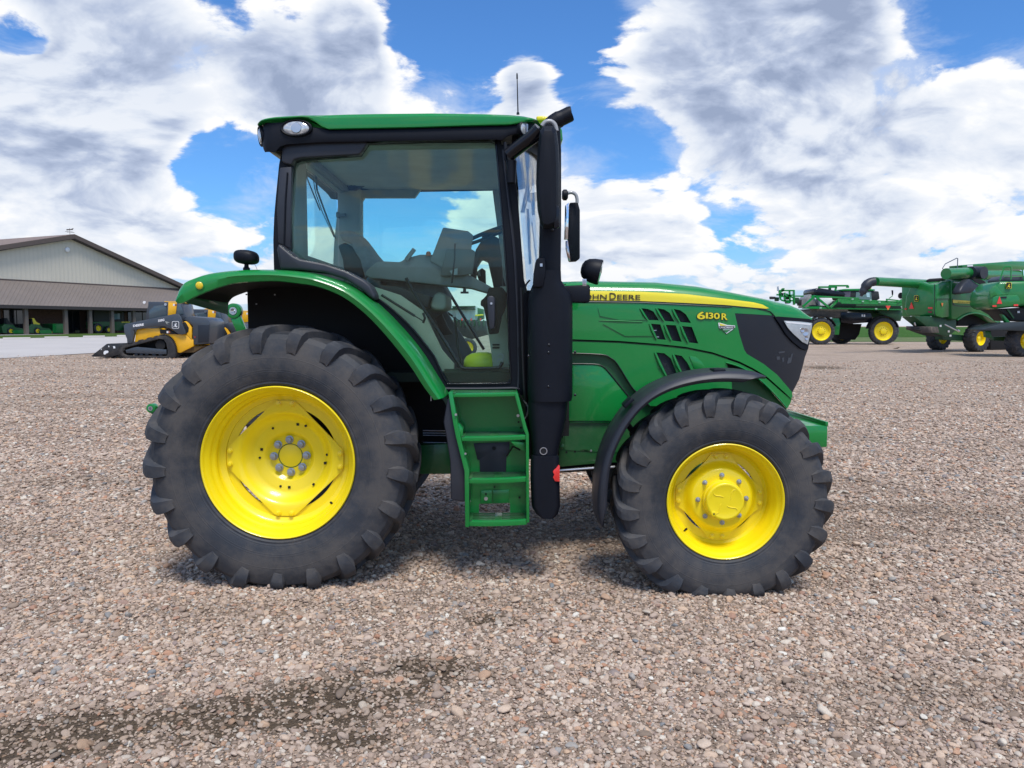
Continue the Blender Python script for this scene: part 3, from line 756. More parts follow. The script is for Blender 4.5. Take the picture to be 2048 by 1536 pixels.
# ---------------------------------------------------------------- rear fender
top = smooth_path([(355, 601), (358, 590), (362, 580), (373, 567), (395, 557.5), (417, 551), (447, 546.5), (476, 544), (515, 543), (553, 544), (595, 547.5), (636, 554.7), (690, 575), (736, 607), (781, 650.4), (827, 705), (862, 760), (885, 796)], 4)
low = smooth_path([(356, 607), (362, 606), (372, 602), (384, 595.5), (400, 588), (417, 581), (440, 573), (468, 566), (508, 562.5), (553, 561.5), (595, 566), (636, 573), (685, 593), (731, 628), (772, 671), (817, 727), (848, 774), (868, 800)], 4)
rings = []; lin_ = []
m_ = len(top)
for i in range(m_):
    a = P(*top[i], 5.00); b = P(*low[i], 4.965); c_ = Vector((a.x, 0, a.z)) - Vector((pr.x + .1, 0, pr.z)); c_.normalize(); t_ = i / m_
    dr = .0 if t_ > .3 else (.3 - t_) * .30
    q = lambda p, y, o_: Vector((p.x, y, p.z)) + c_ * o_
    mid = a.lerp(b, .5); ml = a.lerp(b, .30)
    rings.append([q(b, 4.985, -.004), q(b, 4.968, .0), q(mid, 4.955, .004), q(ml, 4.962, .006), q(a, 4.99, .006), q(a, 5.03, .014), q(a, 5.12, .022), q(a, 5.74, .022 - dr), q(a, 5.74, -.010 - dr), q(a, 5.10, -.012), q(a.lerp(b, .8), 5.005, -.004)])
mb = MB(); mb.loft(rings, True, True); mb.build('rear_fender', GREEN, T, smooth=35)
# thin creases along the fender lip
mb = MB(); mb.tube([Vector((P(*top[i], 5.0).lerp(P(*low[i], 4.965), .42))) + Vector((0, -.043 + .0, 0)) for i in range(26, m_ - 2)], .0035, 6); mb.build('fender_crease', GREEN, T)
# black liner of the wheel well
rings = []
for i in range(8, m_):
    a = P(*top[i], 5.0); c_ = Vector((a.x, 0, a.z)) - Vector((pr.x, 0, pr.z)); c_.normalize(); q = lambda y, o_: Vector((a.x, y, a.z)) + c_ * o_
    rings.append([q(5.02, -.035), q(5.74, -.020 - .02), q(5.74, -.050 - .02), q(5.02, -.045)])
mb = MB(); mb.loft(rings, True, True); mb.build('fender_liner', DARK, T)
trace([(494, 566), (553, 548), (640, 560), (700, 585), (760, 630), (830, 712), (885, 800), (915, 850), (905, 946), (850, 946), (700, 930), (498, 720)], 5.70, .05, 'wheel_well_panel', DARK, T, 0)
for x, y in ((493, 589), (550, 589.5), (513, 608)):
    mb = MB(); p = P(x, y, 5.69); mb.cyl(p, p + Vector((0, -.006, 0)), .006, 10); mb.build('panel_bolt', ZINC, T)
mb = MB(); p = P(399, 571, 4.958); mb.lathe(p, (0, -1, -.1), [(.024, -.01), (.024, .004), (.020, .008), (.012, .010), (0, .0105)], 24); mb.build('side_reflector', mat('amber_reflector', (.85, .62, .02), .3, coat=.6), T)
mb = MB(); mb.lathe(p, (0, -1, -.1), [(.030, -.012), (.030, .002), (.0245, .003)], 24); mb.build('reflector_bezel', GREEN, T)
# warning lamp on the fender
mb = MB(); rings = []
for k, (y, s_) in enumerate(((5.02, .55), (5.035, .85), (5.06, 1), (5.12, 1), (5.15, .9), (5.165, .6))):
    c0 = P(492.5, 514.5, 5.09); rings.append([c0 + Vector((math.copysign(abs(math.cos(a)) ** .7, math.cos(a)) * .074 * s_, y - c0.y, math.copysign(abs(math.sin(a)) ** .7, math.sin(a)) * .046 * s_ - .006 * math.cos(a))) for a in [2 * PI * j / 28 for j in range(28)]])
mb.loft(rings, True, True); mb.build('warning_lamp', BLK, T, smooth=50)
mb = MB(); mb.tube([P(493, 526, 5.09), P(493, 534, 5.09), P(493, 536, 5.09), P(493, 547, 5.09)], [.013, .015, .022, .024], 14); mb.build('lamp_stem', BLK, T)
mb = MB(); mb.tube([P(509, 528, 5.06), P(512, 533, 5.06), P(515, 541, 5.06)], .0014, 5); mb.build('lamp_wire', mat('purple_wire', (.10, .02, .10), .5), T)
# ---------------------------------------------------------------- cab frame, near and far side
outer = [(566, 286), (733, 280), (990, 276), (1002, 280), (1008, 310), (1020, 400), (1031, 470), (1042, 560), (1050, 640), (1054, 700), (1055, 786), (884, 786), (868, 760), (846, 722), (826, 688), (800, 652), (775, 626), (750, 602), (725, 580), (690, 558), (648, 545), (600, 542), (548, 543), (546.5, 480), (548.5, 430), (552, 390), (558, 330)]
hole = [(585, 332), (588, 322), (598, 318), (719, 309), (735, 286), (860, 281.5), (980, 281), (989, 284), (992, 292), (1003, 420), (1014.5, 567), (1018, 690), (1022, 750), (1020, 762), (1010, 767), (905, 768), (895, 765), (882.8, 744), (867, 710.7), (848.5, 686.6), (826.2, 658.8), (800.2, 632.8), (774.2, 610.5), (748, 592), (720, 574), (690, 556), (648, 541), (600, 528), (584, 516), (579, 500), (579, 430), (581, 370)]
def cabyf(x, z): return YN - .035 * math.exp(-((z - 2.3) / .5) ** 2)
tsheet(outer, [hole], cabyf, .075, 'cab_frame', BLK, T, grid=.06)
fhole = [(724, 402), (728, 395), (829, 395), (842, 377), (984, 373), (990, 420), (998, 480), (1004, 567), (1006, 690), (1010, 718), (935, 724), (905, 700), (880, 668), (850, 630), (820, 590), (790, 560), (760, 535), (735, 505), (724, 470)]
fo = [P(a, b, YN) for a, b in outer]; mb = MB(); CG = mat('cab_trim_grey', (.38, .41, .39), .75, var=.10, vscale=3)
mb.sheet([(q.x, q.z) for q in fo], [[(q.x, q.z) for q in pp(fhole, YFAR)]], lambda x, z: YFAR, .06); mb.build('cab_far_side', CG, T)
GLS = glass('tinted_glass', (.865, .97, .945), .62)
inn = [(a + (1 if a < 800 else -1) * -3, b + (-3 if b < 450 else 3)) for a, b in hole]
tsheet(inn, [], lambda x, z: cabyf(x, z) + .028, .005, 'door_glass', GLS, T, grid=.12)
mb = MB(); mb.sheet([(q.x, q.z) for q in pp(fhole, YFAR)], [], lambda x, z: YFAR + .02, .005); mb.build('far_door_glass', GLS, T)
# rubber seal round the door glass, and the door's own outer edge
ps = [PS(a, b, cabyf) + Vector((0, -.004, 0)) for a, b in smooth_path(hole + [hole[0]], 3)]
mb = MB(); mb.tube(ps, .0065, 6, caps=False); mb.build('glass_seal', BLKG, T)
ps = [PS(a, b, cabyf) + Vector((0, -.006, 0)) for a, b in smooth_path([(1006, 300), (1017, 400), (1028, 500), (1034, 600), (1037, 700), (1036, 772), (1024, 776), (890, 777), (880, 770), (850, 716)], 4)]
mb = MB(); mb.tube(ps, .009, 8); mb.build('door_edge', BLKF, T)
trace([(559, 335), (583, 333), (581, 498), (556, 486), (553, 420)], YN - .045, .05, 'rear_pillar_cover', BLKF, T, .008)
trace([(553, 500), (556, 486), (586, 511), (600, 518), (649, 527), (691, 541), (726, 559), (741, 571), (750.7, 591), (749, 601), (736, 592), (726, 582), (691, 559), (649, 546), (600, 540), (560, 539)], YN - .16, .17, 'fender_fairing', BLKF, T, .018, 3)
trace([(563, 293), (575, 287), (634.7, 282), (731, 281), (735, 285), (721, 307), (716, 309), (603, 315.5), (588, 318.5), (582, 330), (568, 326), (563.7, 322)], YN - .055, .06, 'window_top_trim', BLKF, T, .012, 3)
# pillar sash lines
for pts, w in (([(575, 345), (571, 400), (568, 495)], .006),):
    mb = MB(); mb.tube([P(a, b, YN - .05) for a, b in pts], w, 6); mb.build('pillar_bead', BLK, T)
mb = MB(); mb.sheet([(q.x, q.z) for q in pp([(1000, 290), (1022, 290), (1036, 400), (1048, 560), (1054, 580), (1058, 790), (1040, 790), (1030, 570), (1018, 420)], YN)], [], lambda x, z: YN - .02, .06); mb.build('front_pillar', BLK, T, bevel=.006)
# roof: green cap
tabT = [(505, 246), (511, 243), (530, 237), (560, 232), (600, 229.5), (640, 227.6), (700, 225.2), (761, 224), (867, 223), (972, 225), (1021, 227), (1056, 231), (1074, 234.5), (1100, 240)]
tabL = [(505, 250), (511, 249), (530, 243), (560, 239), (600, 236.5), (619, 235), (628, 238), (640, 245), (650, 253), (663, 258.5), (700, 257.6), (831, 255), (972, 250.5), (1021, 249.6), (1056, 243), (1074, 238), (1100, 246)]
li = lambda tab, v: float(np.interp(v, [a for a, b in tab], [b for a, b in tab]))
YR = 5.17
X0r, X1r = P(508, 245, YR).x, P(1078, 236, YR).x
def plan(ins, n=26):
    """roof outline seen from above, inset by ins"""
    out = []; x0, x1, y0, y1 = X0r + ins, X1r - ins, YR + ins, 2 * YC - YR - ins; r_ = .10
    for i in range(40): out.append((x0 + r_ + (x1 - x0 - 2 * r_) * i / 39, y0))
    for j in range(1, 6): a = R(-90 + 15 * j); out.append((x1 - r_ + r_ * math.cos(a), y0 + r_ + r_ * math.sin(a)))
    for i in range(17):
        t_ = i / 16; y = y0 + r_ + (y1 - y0 - 2 * r_) * t_; out.append((x1 + .20 * math.sin(PI * t_) ** .7, y))
    for j in range(1, 6): a = R(15 * j); out.append((x1 - r_ + r_ * math.cos(a), y1 - r_ + r_ * math.sin(a)))
    for i in range(40): out.append((x1 - r_ - (x1 - x0 - 2 * r_) * i / 39, y1))
    for j in range(1, 6): a = R(90 + 15 * j); out.append((x0 + r_ + r_ * math.cos(a), y1 - r_ + r_ * math.sin(a)))
    for i in range(9): out.append((x0 - .03 * math.sin(PI * i / 8), y1 - r_ - (y1 - y0 - 2 * r_) * i / 8))
    for j in range(1, 6): a = R(180 + 15 * j); out.append((x0 + r_ + r_ * math.cos(a), y0 + r_ + r_ * math.sin(a)))
    return out
def zr(tab, x):
    px = 1024 + x * FP / YR; px = min(max(px, 505), 1100); return P(px, li(tab, px), YR).z
rings = []
for ins, f_, dz in ((.012, 0, 0), (0, 0, .004), (-.004, .35, 0), (0, .7, 0), (.02, .93, 0), (.06, 1.0, .003), (.2, 1.0, .012), (.5, 1.0, .03)):
    rings.append([(x, y, zr(tabL, x) * (1 - f_) + zr(tabT, x) * f_ + dz) for x, y in plan(ins)])
mb = MB(); mb.loft(rings, True); mb.b.verts.ensure_lookup_table(); n_ = len(rings[0]); mb.b.faces.new(mb.b.verts[-n_:]); mb.b.faces.new(mb.b.verts[:n_][::-1]); mb.build('cab_roof', GREEN, T, smooth=30)
# black lower roof
rings = []
def zb(x):
    px = 1024 + x * FP / YR; return P(px, li([(505, 262), (520, 276), (526, 287), (536, 303), (543, 301), (560, 305), (570, 288), (640, 283), (990, 277), (1004, 279), (1020, 268), (1060, 262), (1100, 262)], px), YR).z
for ins, f_, dz in ((.35, 0, .03), (.03, 0, .01), (.022, 0, 0), (.016, .2, 0), (.018, .85, 0), (.03, 1, .01)):
    rings.append([(x, y, zb(x) * (1 - f_) + zr(tabL, x) * f_ + dz) for x, y in plan(ins)])
mb = MB(); mb.loft(rings, True, True); mb.build('roof_lining', BLK, T, smooth=45)
# roof work lights
LENS = mat('lamp_lens', (.62, .63, .62), .12, metal=.35, coat=1., var=.18, vscale=60)
def oval_lamp(px, py, Y, rx, rz, nrm, name='work_light'):
    p = P(px, py, Y); nrm = Vector(nrm).normalized(); u = Vector((0, 0, 1)).cross(nrm).normalized(); v = nrm.cross(u)
    def ring(k, d): return [p + nrm * d + u * (rx * k * math.cos(a)) + v * (rz * k * math.sin(a)) for a in [2 * PI * j / 32 for j in range(32)]]
    mb = MB(); mb.loft([ring(1.22, -.02), ring(1.22, .002), ring(1.12, .008), ring(1.02, .004), ring(1.0, -.004)], True); o = mb.build(name, BLK, T)
    mb = MB(); mb.loft([ring(1.0, -.003), ring(.9, .004), ring(.6, .008), ring(.2, .010)], True, True); mb.build('lens', LENS, o)
    mb = MB(); q = p + nrm * .010 + u * .004
    mb.loft([[q + u * (rx * .42 * k * math.cos(a)) + v * (rz * .8 * k * math.sin(a)) + nrm * d for a in [2 * PI * j / 20 for j in range(20)]] for k, d in ((1, -.004), (.9, .002), (.4, .003))], True, True); mb.build('reflector', SILV, o)
oval_lamp(592, 256, YR + .005, .088, .045, (-.05, -1, 0)); oval_lamp(521, 273, YR + .10, .05, .055, (-1, -.5, -.15)); oval_lamp(1051, 258, YR + .03, .05, .045, (.8, -.8, 0))
trace([(524, 286), (536, 303), (544, 300), (540, 286)], YR + .1, .3, 'rear_lamp_housing', mat('beige_lamp', (.35, .32, .24), .4), T, .01)
mb = MB(); mb.box((.20, 5.9, 3.105), (.33, 6.5, 3.135)); mb.build('roof_beacon_plinth', YELD, T, bevel=.012)
trace([(1095, 250), (1124, 254), (1126, 278), (1121, 288), (1095, 285)], 5.55, .5, 'roof_front_corner', GREEN, T, .02, 3)
trace([(1072, 232), (1085, 231), (1100, 233), (1104, 240), (1074, 242)], 5.75, .3, 'roof_front_cap', YELD, T, .012, 3)
mb = MB(); a, b_ = P(1036, 229, 5.9), P(1034, 146, 5.9); mb.tube([a, a.lerp(b_, .05), a.lerp(b_, .06), a.lerp(b_, .85), a.lerp(b_, .86), a.lerp(b_, .96), b_], [.012, .010, .005, .0035, .006, .006, .003], 8); mb.build('aerial', INK, T)
# ---------------------------------------------------------------- cab inside
HEAD = mat('headliner', (.50, .54, .51), .85, var=.12, vscale=4, bump=.1, bscale=80); GI = mat('interior_grey', (.24, .25, .25), .65, var=.1); GK = mat('inner_fender_grey', (.46, .48, .38), .75, var=.08); SEATM = mat('seat_fabric', (.27, .28, .29), .85, var=.15, vscale=20); DKI = mat('interior_dark', (.022, .024, .024), .6)
xl, xr_ = P(580, 300, YN).x, P(1005, 300, YN).x
mb = MB(); mb.box((xl + .02, YN + .06, 2.945), (xr_, YFAR, 2.975)); mb.build('headliner', HEAD, T)
XB = -1.555
mb = MB(); mb.box((XB, YN + .06, 2.90), (XB + .05, YFAR, 3.0)); mb.box((XB + .0, YN + .06, 2.1), (XB + .05, YFAR, 2.24)); mb.build('rear_header', CG, T, bevel=.01)
mb = MB(); mb.box((XB + .05, YN + .3, 2.91), (XB + .11, YFAR - .1, 2.98)); mb.build('blind_roller', GI, T, bevel=.015)
mb = MB(); mb.box((XB, YN + .07, 2.2), (XB + .055, 5.72, 2.96)); mb.build('rear_corner_trim', CG, T, bevel=.01)
mb = MB(); mb.box((XB, YFAR - .09, 1.6), (XB + .20, YFAR - .001, 2.98)); mb.build('far_corner_post', CG, T, bevel=.015)
mb = MB(); mb.box((XB - .006, 5.73, 2.24), (XB - .001, YFAR - .1, 2.90)); mb.build('rear_window', glass('rear_glass', (.86, .95, .93), .25), T)
# rear wiper
w0 = P(612, 352, 5.8); xw = XB - .04
def rp(px, py):
    d = pdir(px, py); k = xw / d.x; return Vector((xw, d.y * k, H + d.z * k))
for pts, r_, nm in (([(612, 335), (614, 356), (640, 420)], .006, 'wiper_arm'), ([(631, 350), (634, 380), (656, 440), (671, 476)], .008, 'wiper_blade'), ([(626, 355), (631, 385), (645, 425), (668, 474)], .004, 'wiper_rail')):
    mb = MB(); mb.tube([rp(a, b) for a, b in pts], r_, 6); mb.build(nm, INK, T)
trace([(672, 424), (677, 424), (679, 427), (690, 426), (690, 432), (679, 433), (677, 436), (672, 434)], 6.9, .04, 'window_latch', GI, T, .003)
# seat
trace([(679, 468), (683, 463), (700, 461), (709, 464), (716, 471), (726, 484), (739, 502), (755, 520), (762, 545), (730, 556), (720, 520), (700, 487), (684, 480)], 5.95, .44, 'seat_backrest', SEATM, T, .03, 3)
trace([(675, 491), (690, 484), (708, 500), (726, 525), (728, 552), (700, 560), (687, 536), (685, 520)], 6.0, .36, 'seat_shell', DKI, T, .015)
trace([(728, 556), (760, 548), (800, 552), (885, 568), (893, 585), (893, 610), (884, 622), (858, 624), (800, 606), (745, 590)], 5.85, .5, 'seat_cushion', SEATM, T, .03, 3)
trace([(868, 588), (880, 583), (892, 590), (894, 612), (886, 621), (868, 620), (858, 612)], 5.70, .5, 'seat_bolster', GK, T, .03, 3)
trace([(728, 548), (742, 532), (756, 522), (800, 524), (812, 516), (840, 509), (866, 509), (884, 524), (930, 545), (985, 575), (982, 588), (940, 576), (880, 570), (800, 562), (740, 556)], 5.62, .22, 'armrest_console', GI, T, .012, 2)
trace([(738, 566), (760, 560), (762, 570), (800, 574), (822, 582), (860, 592), (856, 616), (830, 612), (790, 600), (744, 588)], 5.60, .3, 'seat_base', DKI, T, .01)
trace([(886, 454.5), (936, 462), (946, 470), (934, 552), (912, 549), (860, 522)], 5.60, .05, 'monitor', GI, T, .008)
trace([(893, 498), (940, 497), (950, 502), (945, 548), (915, 552), (880, 552)], 5.56, .04, 'keypad_housing', mat('pale_interior', (.13, .14, .14), .6), T, .006)
mb = MB(); mb.bar(P(812, 520, 5.6), P(829, 498, 5.6), .022, .03); mb.build('lever', GI, T, bevel=.004)
mb = MB(); mb.tube([P(857, 512, 5.6), P(857, 506, 5.6), P(857, 503, 5.6)], [.018, .018, .010], 12); mb.build('throttle_knob', mat('orange_knob', (.45, .12, .04), .5), T)
# steering column and wheel
trace([(944, 520), (952, 498), (962, 482), (985, 470), (998, 476), (1003, 510), (1006, 560), (1006, 588), (990, 590), (984, 560), (975, 520), (962, 514), (952, 530), (948, 570), (938, 572)], 5.95, .3, 'dashboard', DKI, T, .012)
mb = MB(); c0 = P(972, 471, 6.05); sw = []
ux = Vector((.93, 0, .36)).normalized(); uy = Vector((-.05, 1, 0)).normalized()
for j in range(33): a = 2 * PI * j / 32; sw.append(c0 + ux * .20 * math.cos(a) + uy * .20 * math.sin(a))
mb.tube(sw, .015, 8, caps=False); mb.bar(c0 - uy * .19, c0 + uy * .19, .03, .02); mb.bar(c0, c0 + ux * .19, .03, .02); mb.bar(c0, c0 + Vector((.12, 0, -.4)), .07, .07); mb.build('steering_wheel', DKI, T)
trace([(958, 540), (964, 536), (971, 541), (972, 574), (962, 574), (952, 545)], 6.4, .05, 'pedal_lever', DKI, T, .004)
trace([(955, 543), (960, 541), (961, 552), (956, 553)], 6.38, .02, 'lever_plate', mat('cream_plate', (.4, .42, .36), .5), T, .002)
trace([(899, 542), (915, 536), (915, 549), (905, 550)], 5.52, .02, 'info_label', mat('grey_label', (.30, .36, .38), .5), T, 0)
mb = MB(); mb.tube([P(910, 487, 5.42), P(909, 520, 5.42), P(904, 566, 5.42)], .006, 6); mb.build('grab_strut', INK, T)
trace([(921, 583), (921, 587), (937, 587), (937, 583), (932, 583), (932, 577), (926, 577), (926, 583)], 5.5, .02, 'hook', INK, T, 0)
# inner fender, floor, lower panels
trace([(744, 572), (800, 590), (846, 622), (862, 655), (884, 700), (908, 728), (908, 770), (884, 770), (866, 738), (840, 694), (800, 652), (744, 604)], 5.55, .04, 'inner_fender', GK, T, .004)
trace([(850, 612), (893, 622), (910, 650), (936, 688), (950, 715), (950, 745), (905, 745), (882, 700), (864, 655)], 6.35, .05, 'floor_tunnel', GI, T, .01)
trace([(869, 636), (884, 628), (896, 655), (906, 668), (887, 671), (880, 660)], 6.1, .04, 'pedal_pad', DKI, T, .008)
mb = MB(); mb.box((-1.1, YN + .08, 1.33), (.02, YFAR - .02, 1.395)); mb.build('cab_floor', mat('floor_mat', (.02, .035, .025), .9), T)
trace([(888, 738), (1020, 738), (1020, 770), (896, 770)], 5.42, .03, 'sill_plate', mat('sill_green', (.018, .05, .028), .6), T, .004)
trace([(1000, 573), (1017, 573), (1021, 736), (986, 736), (982, 700), (976, 664)], 5.50, .05, 'front_corner_trim', GK, T, .006)
for y in (688, 694): trace([(985, y), (999, y), (999, y + 3), (985, y + 3)], 5.49, .01, 'trim_slot', DARK, T, 0)
RAIL = mat('handrail_black', (.012, .016, .015), .35, coat=.3)
mb = MB(); mb.tube(smooth_path([P(a, b, 5.40) for a, b in ((812, 556), (838, 603), (880, 668), (916, 726), (924, 735), (940, 737), (990, 736), (1000, 733), (1004, 724))], 4), .0115, 8); mb.build('door_handrail', RAIL, T)
mb = MB(); mb.tube(smooth_path([P(a, b, 6.95) for a, b in ((885, 563), (912, 608), (940, 654), (968, 699))], 4), .013, 8); mb.build('far_door_handrail', RAIL, T)
for a, b in (((763, 590), (830, 632)), ((886, 619), (912, 637))):
    Y = 5.42 if a[0] < 800 else 6.9
    mb = MB(); p, q = P(*a, Y), P(*b, Y); e = p + (q - p) * 1.27; mb.tube([p, q, q, e], [.009, .009, .004, .004], 8); mb.build('gas_strut', RAIL, T)
mb = MB(); mb.tube([P(846, 646, 5.41), P(850, 636, 5.41), P(846, 626, 5.41)], .009, 8); mb.build('strut_bracket', RAIL, T)
mb = MB(); mb.tube([P(923, 727, 5.6), P(915, 690, 5.6), P(911, 650, 5.6), P(908.5, 632, 5.6)], .008, 8); mb.build('gear_lever', RAIL, T)
mb = MB(); mb.tube([P(908.5, 634, 5.6), P(908, 624, 5.6)], .010, 8); mb.build('lever_grip', mat('pale_grip', (.4, .42, .42), .5), T)
trace([(978, 575), (1004, 574), (1014, 586), (1013, 612), (1004, 633), (997, 667), (978, 669), (973, 644), (967, 614), (960.7, 611), (961.6, 601), (967, 597), (973, 590)], YN + .045, .05, 'latch_box', DARK, T, .008)
hs = trace([(974, 597), (978, 592), (986, 592), (990, 597), (990, 640), (989, 656), (980, 660), (978, 650), (975, 620)], YN - .045, .05, 'door_handle', BLKF, T, .007, 3)
mb = MB(); p = P(982.6, 607, YN - .047); mb.cyl(p, p + Vector((0, -.004, 0)), .008, 16); mb.build('door_lock', SILV, T)
# windscreen and its frame
ws = [(P(1024, 500, 5.3).x + .02, 5.32), (.11, 5.45), (.20, 5.75), (.23, YC), (.20, 2 * YC - 5.75), (.11, 2 * YC - 5.45), (.02, 7.0)]
wsp = smooth_path([Vector((a, b, 0)) for a, b in ws], 4)
mb = MB(); mb.loft([[Vector((p.x + (2.9 - z) * .09, p.y, z)) for p in wsp] for z in (1.95, 2.3, 2.6, 2.95)], False)
ret = bmesh.ops.extrude_face_region(mb.b, geom=mb.b.faces[:]); bmesh.ops.translate(mb.b, verts=[v for v in ret['geom'] if isinstance(v, bmesh.types.BMVert)], vec=(.006, 0, 0))
mb.build('windscreen', glass('clear_glass', (.95, .97, .97), .55), T)
mb = MB(); mb.loft([[Vector((p.x + (2.9 - z) * .09 + d, p.y, z)) for z, d in ((1.88, -.02), (1.88, .015), (1.965, .012), (1.965, -.015))] for p in wsp], True, True); mb.loft([[Vector((p.x + d, p.y, z)) for z, d in ((2.93, -.02), (2.93, .02), (3.05, .02), (3.05, -.02))] for p in wsp], True, True); mb.build('windscreen_frame', BLK, T)
mb = MB(); mb.box((.0, YFAR - .05, 1.9), (.06, YFAR + .03, 3.0)); mb.build('far_front_pillar', BLK, T, bevel=.01)
for pts, r_, nm, Y in (([(1058, 335), (1053, 380), (1044, 425)], .010, 'front_wiper_blade', 5.9), ([(1062, 340), (1056, 390), (1048, 425)], .006, 'front_wiper_arm', 5.85), ([(1068, 345), (1062, 380), (1054, 392)], .004, 'wiper_link', 5.85), ([(1064, 445), (1074, 530)], .004, 'cable', 5.6)):
    mb = MB(); mb.tube([P(a, b, Y) for a, b in pts], r_, 6); mb.build(nm, INK, T)
trace([(1053, 416), (1058, 418), (1062, 470), (1063, 528), (1058, 528), (1056, 480)], 5.6, .03, 'inner_mirror', BLKF, T, .004)
trace([(1056, 386), (1074, 384), (1074, 400), (1070, 402), (1070, 428), (1064, 430), (1062, 404), (1056, 402)], 6.3, .05, 'mirror_bracket', INK, T, .004)
# ---------------------------------------------------------------- exhaust stack
def rrect(c, wx, wy, r_, z, n=6, skew=0.):
    out = []
    for sx, sy, a0 in ((1, 1, 0), (-1, 1, 90), (-1, -1, 180), (1, -1, 270)):
        for j in range(n + 1):
            a = R(a0 + 90 * j / n); out.append(Vector((c[0] + sx * (wx / 2 - r_) + r_ * math.cos(a), c[1] + sy * (wy / 2 - r_) + r_ * math.sin(a), z)))
    return out
YS = 5.20; kS = YS / FP
def srings(rows, Y=YS, wy=None, face=None):
    """rows: (py, px_left, px_right, corner fraction[, depth]) to rings with the near face kept at `face`"""
    out = []
    for r_ in rows:
        py, l, rr_, cf = r_[:4]; a, b = P(l, py, face or (Y - .1)), P(rr_, py, face or (Y - .1)); w = b.x - a.x; d = r_[4] if len(r_) > 4 else w
        out.append(rrect(((a.x + b.x) / 2, (face or (Y - .1)) + d / 2), w, d, max(.004, min(w, d) * cf), (a.z + b.z) / 2))
    return out
mb = MB(); mb.loft(srings([(252, 1083, 1121, .2, .13), (300, 1082, 1123, .2, .13), (450, 1080, 1123, .2, .13), (545, 1078, 1122, .2, .13)], face=5.06), True, True); mb.build('exhaust_column', BLK, T, smooth=50)
mb = MB(); mb.loft(srings([(540, 1073, 1123, .4, .18), (560, 1071, 1124, .4, .19), (568, 1066, 1130, .42, .22), (585, 1059, 1144, .42, .29), (598, 1057, 1147, .42, .30), (606, 1056, 1148, .40, .30), (700, 1056, 1148, .40, .30), (795, 1056, 1148, .40, .30), (804, 1058, 1146, .40, .29)], face=5.0), True, True); mb.build('exhaust_can', BLK, T, smooth=32)
mb = MB(); mb.loft(srings([(800, 1058, 1138, .35, .27), (812, 1057, 1137, .35, .27), (840, 1058, 1134, .35, .26), (870, 1061, 1127, .35, .24), (895, 1064, 1120, .35, .22), (914, 1065, 1117, .35, .22)], face=5.02), True, True); mb.build('intake_duct', BLK, T, smooth=40)
mb = MB(); mb.loft(srings([(913, 1065, 1116, .22, .22), (917, 1063, 1119, .22, .25), (960, 1062, 1120, .22, .25), (1015, 1064, 1121, .22, .25), (1030, 1072, 1117, .25, .22), (1038, 1083, 1108, .3, .18)], face=5.0), True, True); mb.build('lower_box', BLK, T, smooth=32)
mb = MB(); p = P(1087, 902, 5.02); mb.lathe(p, (0, -1, 0), [(.020, -.02), (.020, .006), (.025, .006), (.025, -.02)], 24, close=True); mb.build('duct_port', SILV, T)
mb = MB(); mb.cyl(p + Vector((0, .002, 0)), p + Vector((0, -.003, 0)), .020, 20); mb.build('port_hole', DARK, T)
for x, y in ((1097, 705), (1097, 773), (1057, 712), (1150, 704), (1150, 790), (1105, 460), (1098, 690)):
    mb = MB(); p = P(x, y, 5.0 if x < 1110 and y > 600 else 5.06); mb.lathe(p, (0, -1, 0), [(.009, -.004), (.009, .002), (.006, .005), (0, .006)], 12); mb.build('can_rivet', BLKG, T)
trace([(1066, 575), (1068, 545), (1072, 520), (1077, 515), (1090, 516), (1092, 545), (1086, 574)], 4.99, .14, 'stack_bracket', BLK, T, .01)
trace([(1080, 527), (1085, 527), (1085, 533), (1080, 533)], 4.985, .006, 'bracket_screw', SILV, T, 0)
# exhaust outlet
ot = smooth_path([P(a, b, 5.14) for a, b in ((1098, 300), (1097, 270), (1101, 252), (1114, 241), (1130, 233), (1142, 227))], 4)
mb = MB(); mb.tube(ot, [.058] * 6 + [.054] * 8 + [.050] * (len(ot) - 14), 20, caps=False)
for v in mb.b.verts[-20:]:   # slanted mouth
    v.co.x += (v.co.z - ot[-1].z) * .35
inn_ = []
mb.build('exhaust_outlet', BLK, T, smooth=50)
mb = MB(); mb.tube([ot[-1] - (ot[-1] - ot[-2]) * .5, ot[-1] - (ot[-1] - ot[-2]) * .2], .047, 18); mb.build('exhaust_mouth', DARK, T)
# near mirror
mb = MB(); mb.tube(smooth_path([P(a, b, y) for a, b, y in ((1018, 310, 5.16), (1030, 300, 5.14), (1062, 276, 5.08), (1080, 258, 5.05))], 4), [.046] * 13, 18); mb.build('mirror_arm', BLKG, T)
mb = MB(); mb.tube([P(1023, 322, 5.16), P(1023, 366, 5.16)], [.034, .030], 14); mb.tube([P(1010, 285, 5.2), P(1012, 320, 5.18), P(1020, 328, 5.17)], .012, 8); mb.build('mirror_pivot', BLK, T)
MR = [(1080, 262), (1087, 252), (1106, 252), (1113, 260), (1117, 290), (1119, 330), (1119, 440), (1113, 454), (1096, 459), (1086, 458), (1080, 448), (1074, 405), (1072, 369), (1073, 330), (1076, 290)]
def inset(pts, k, cx=None, cy=None):
    cx = cx or sum(p[0] for p in pts) / len(pts); cy = cy or sum(p[1] for p in pts) / len(pts); return [(cx + (x - cx) * k, cy + (y - cy) * (1 - (1 - k) * .35)) for x, y in pts]
c3 = [pp(inset(MR, k), y) for k, y in ((.40, 4.862), (.72, 4.868), (.94, 4.895), (1, 4.925), (1, 4.96), (.93, 4.985))]
mb = MB(); mb.loft(c3, True, True); mb.build('near_mirror', BLK, T, smooth=24)
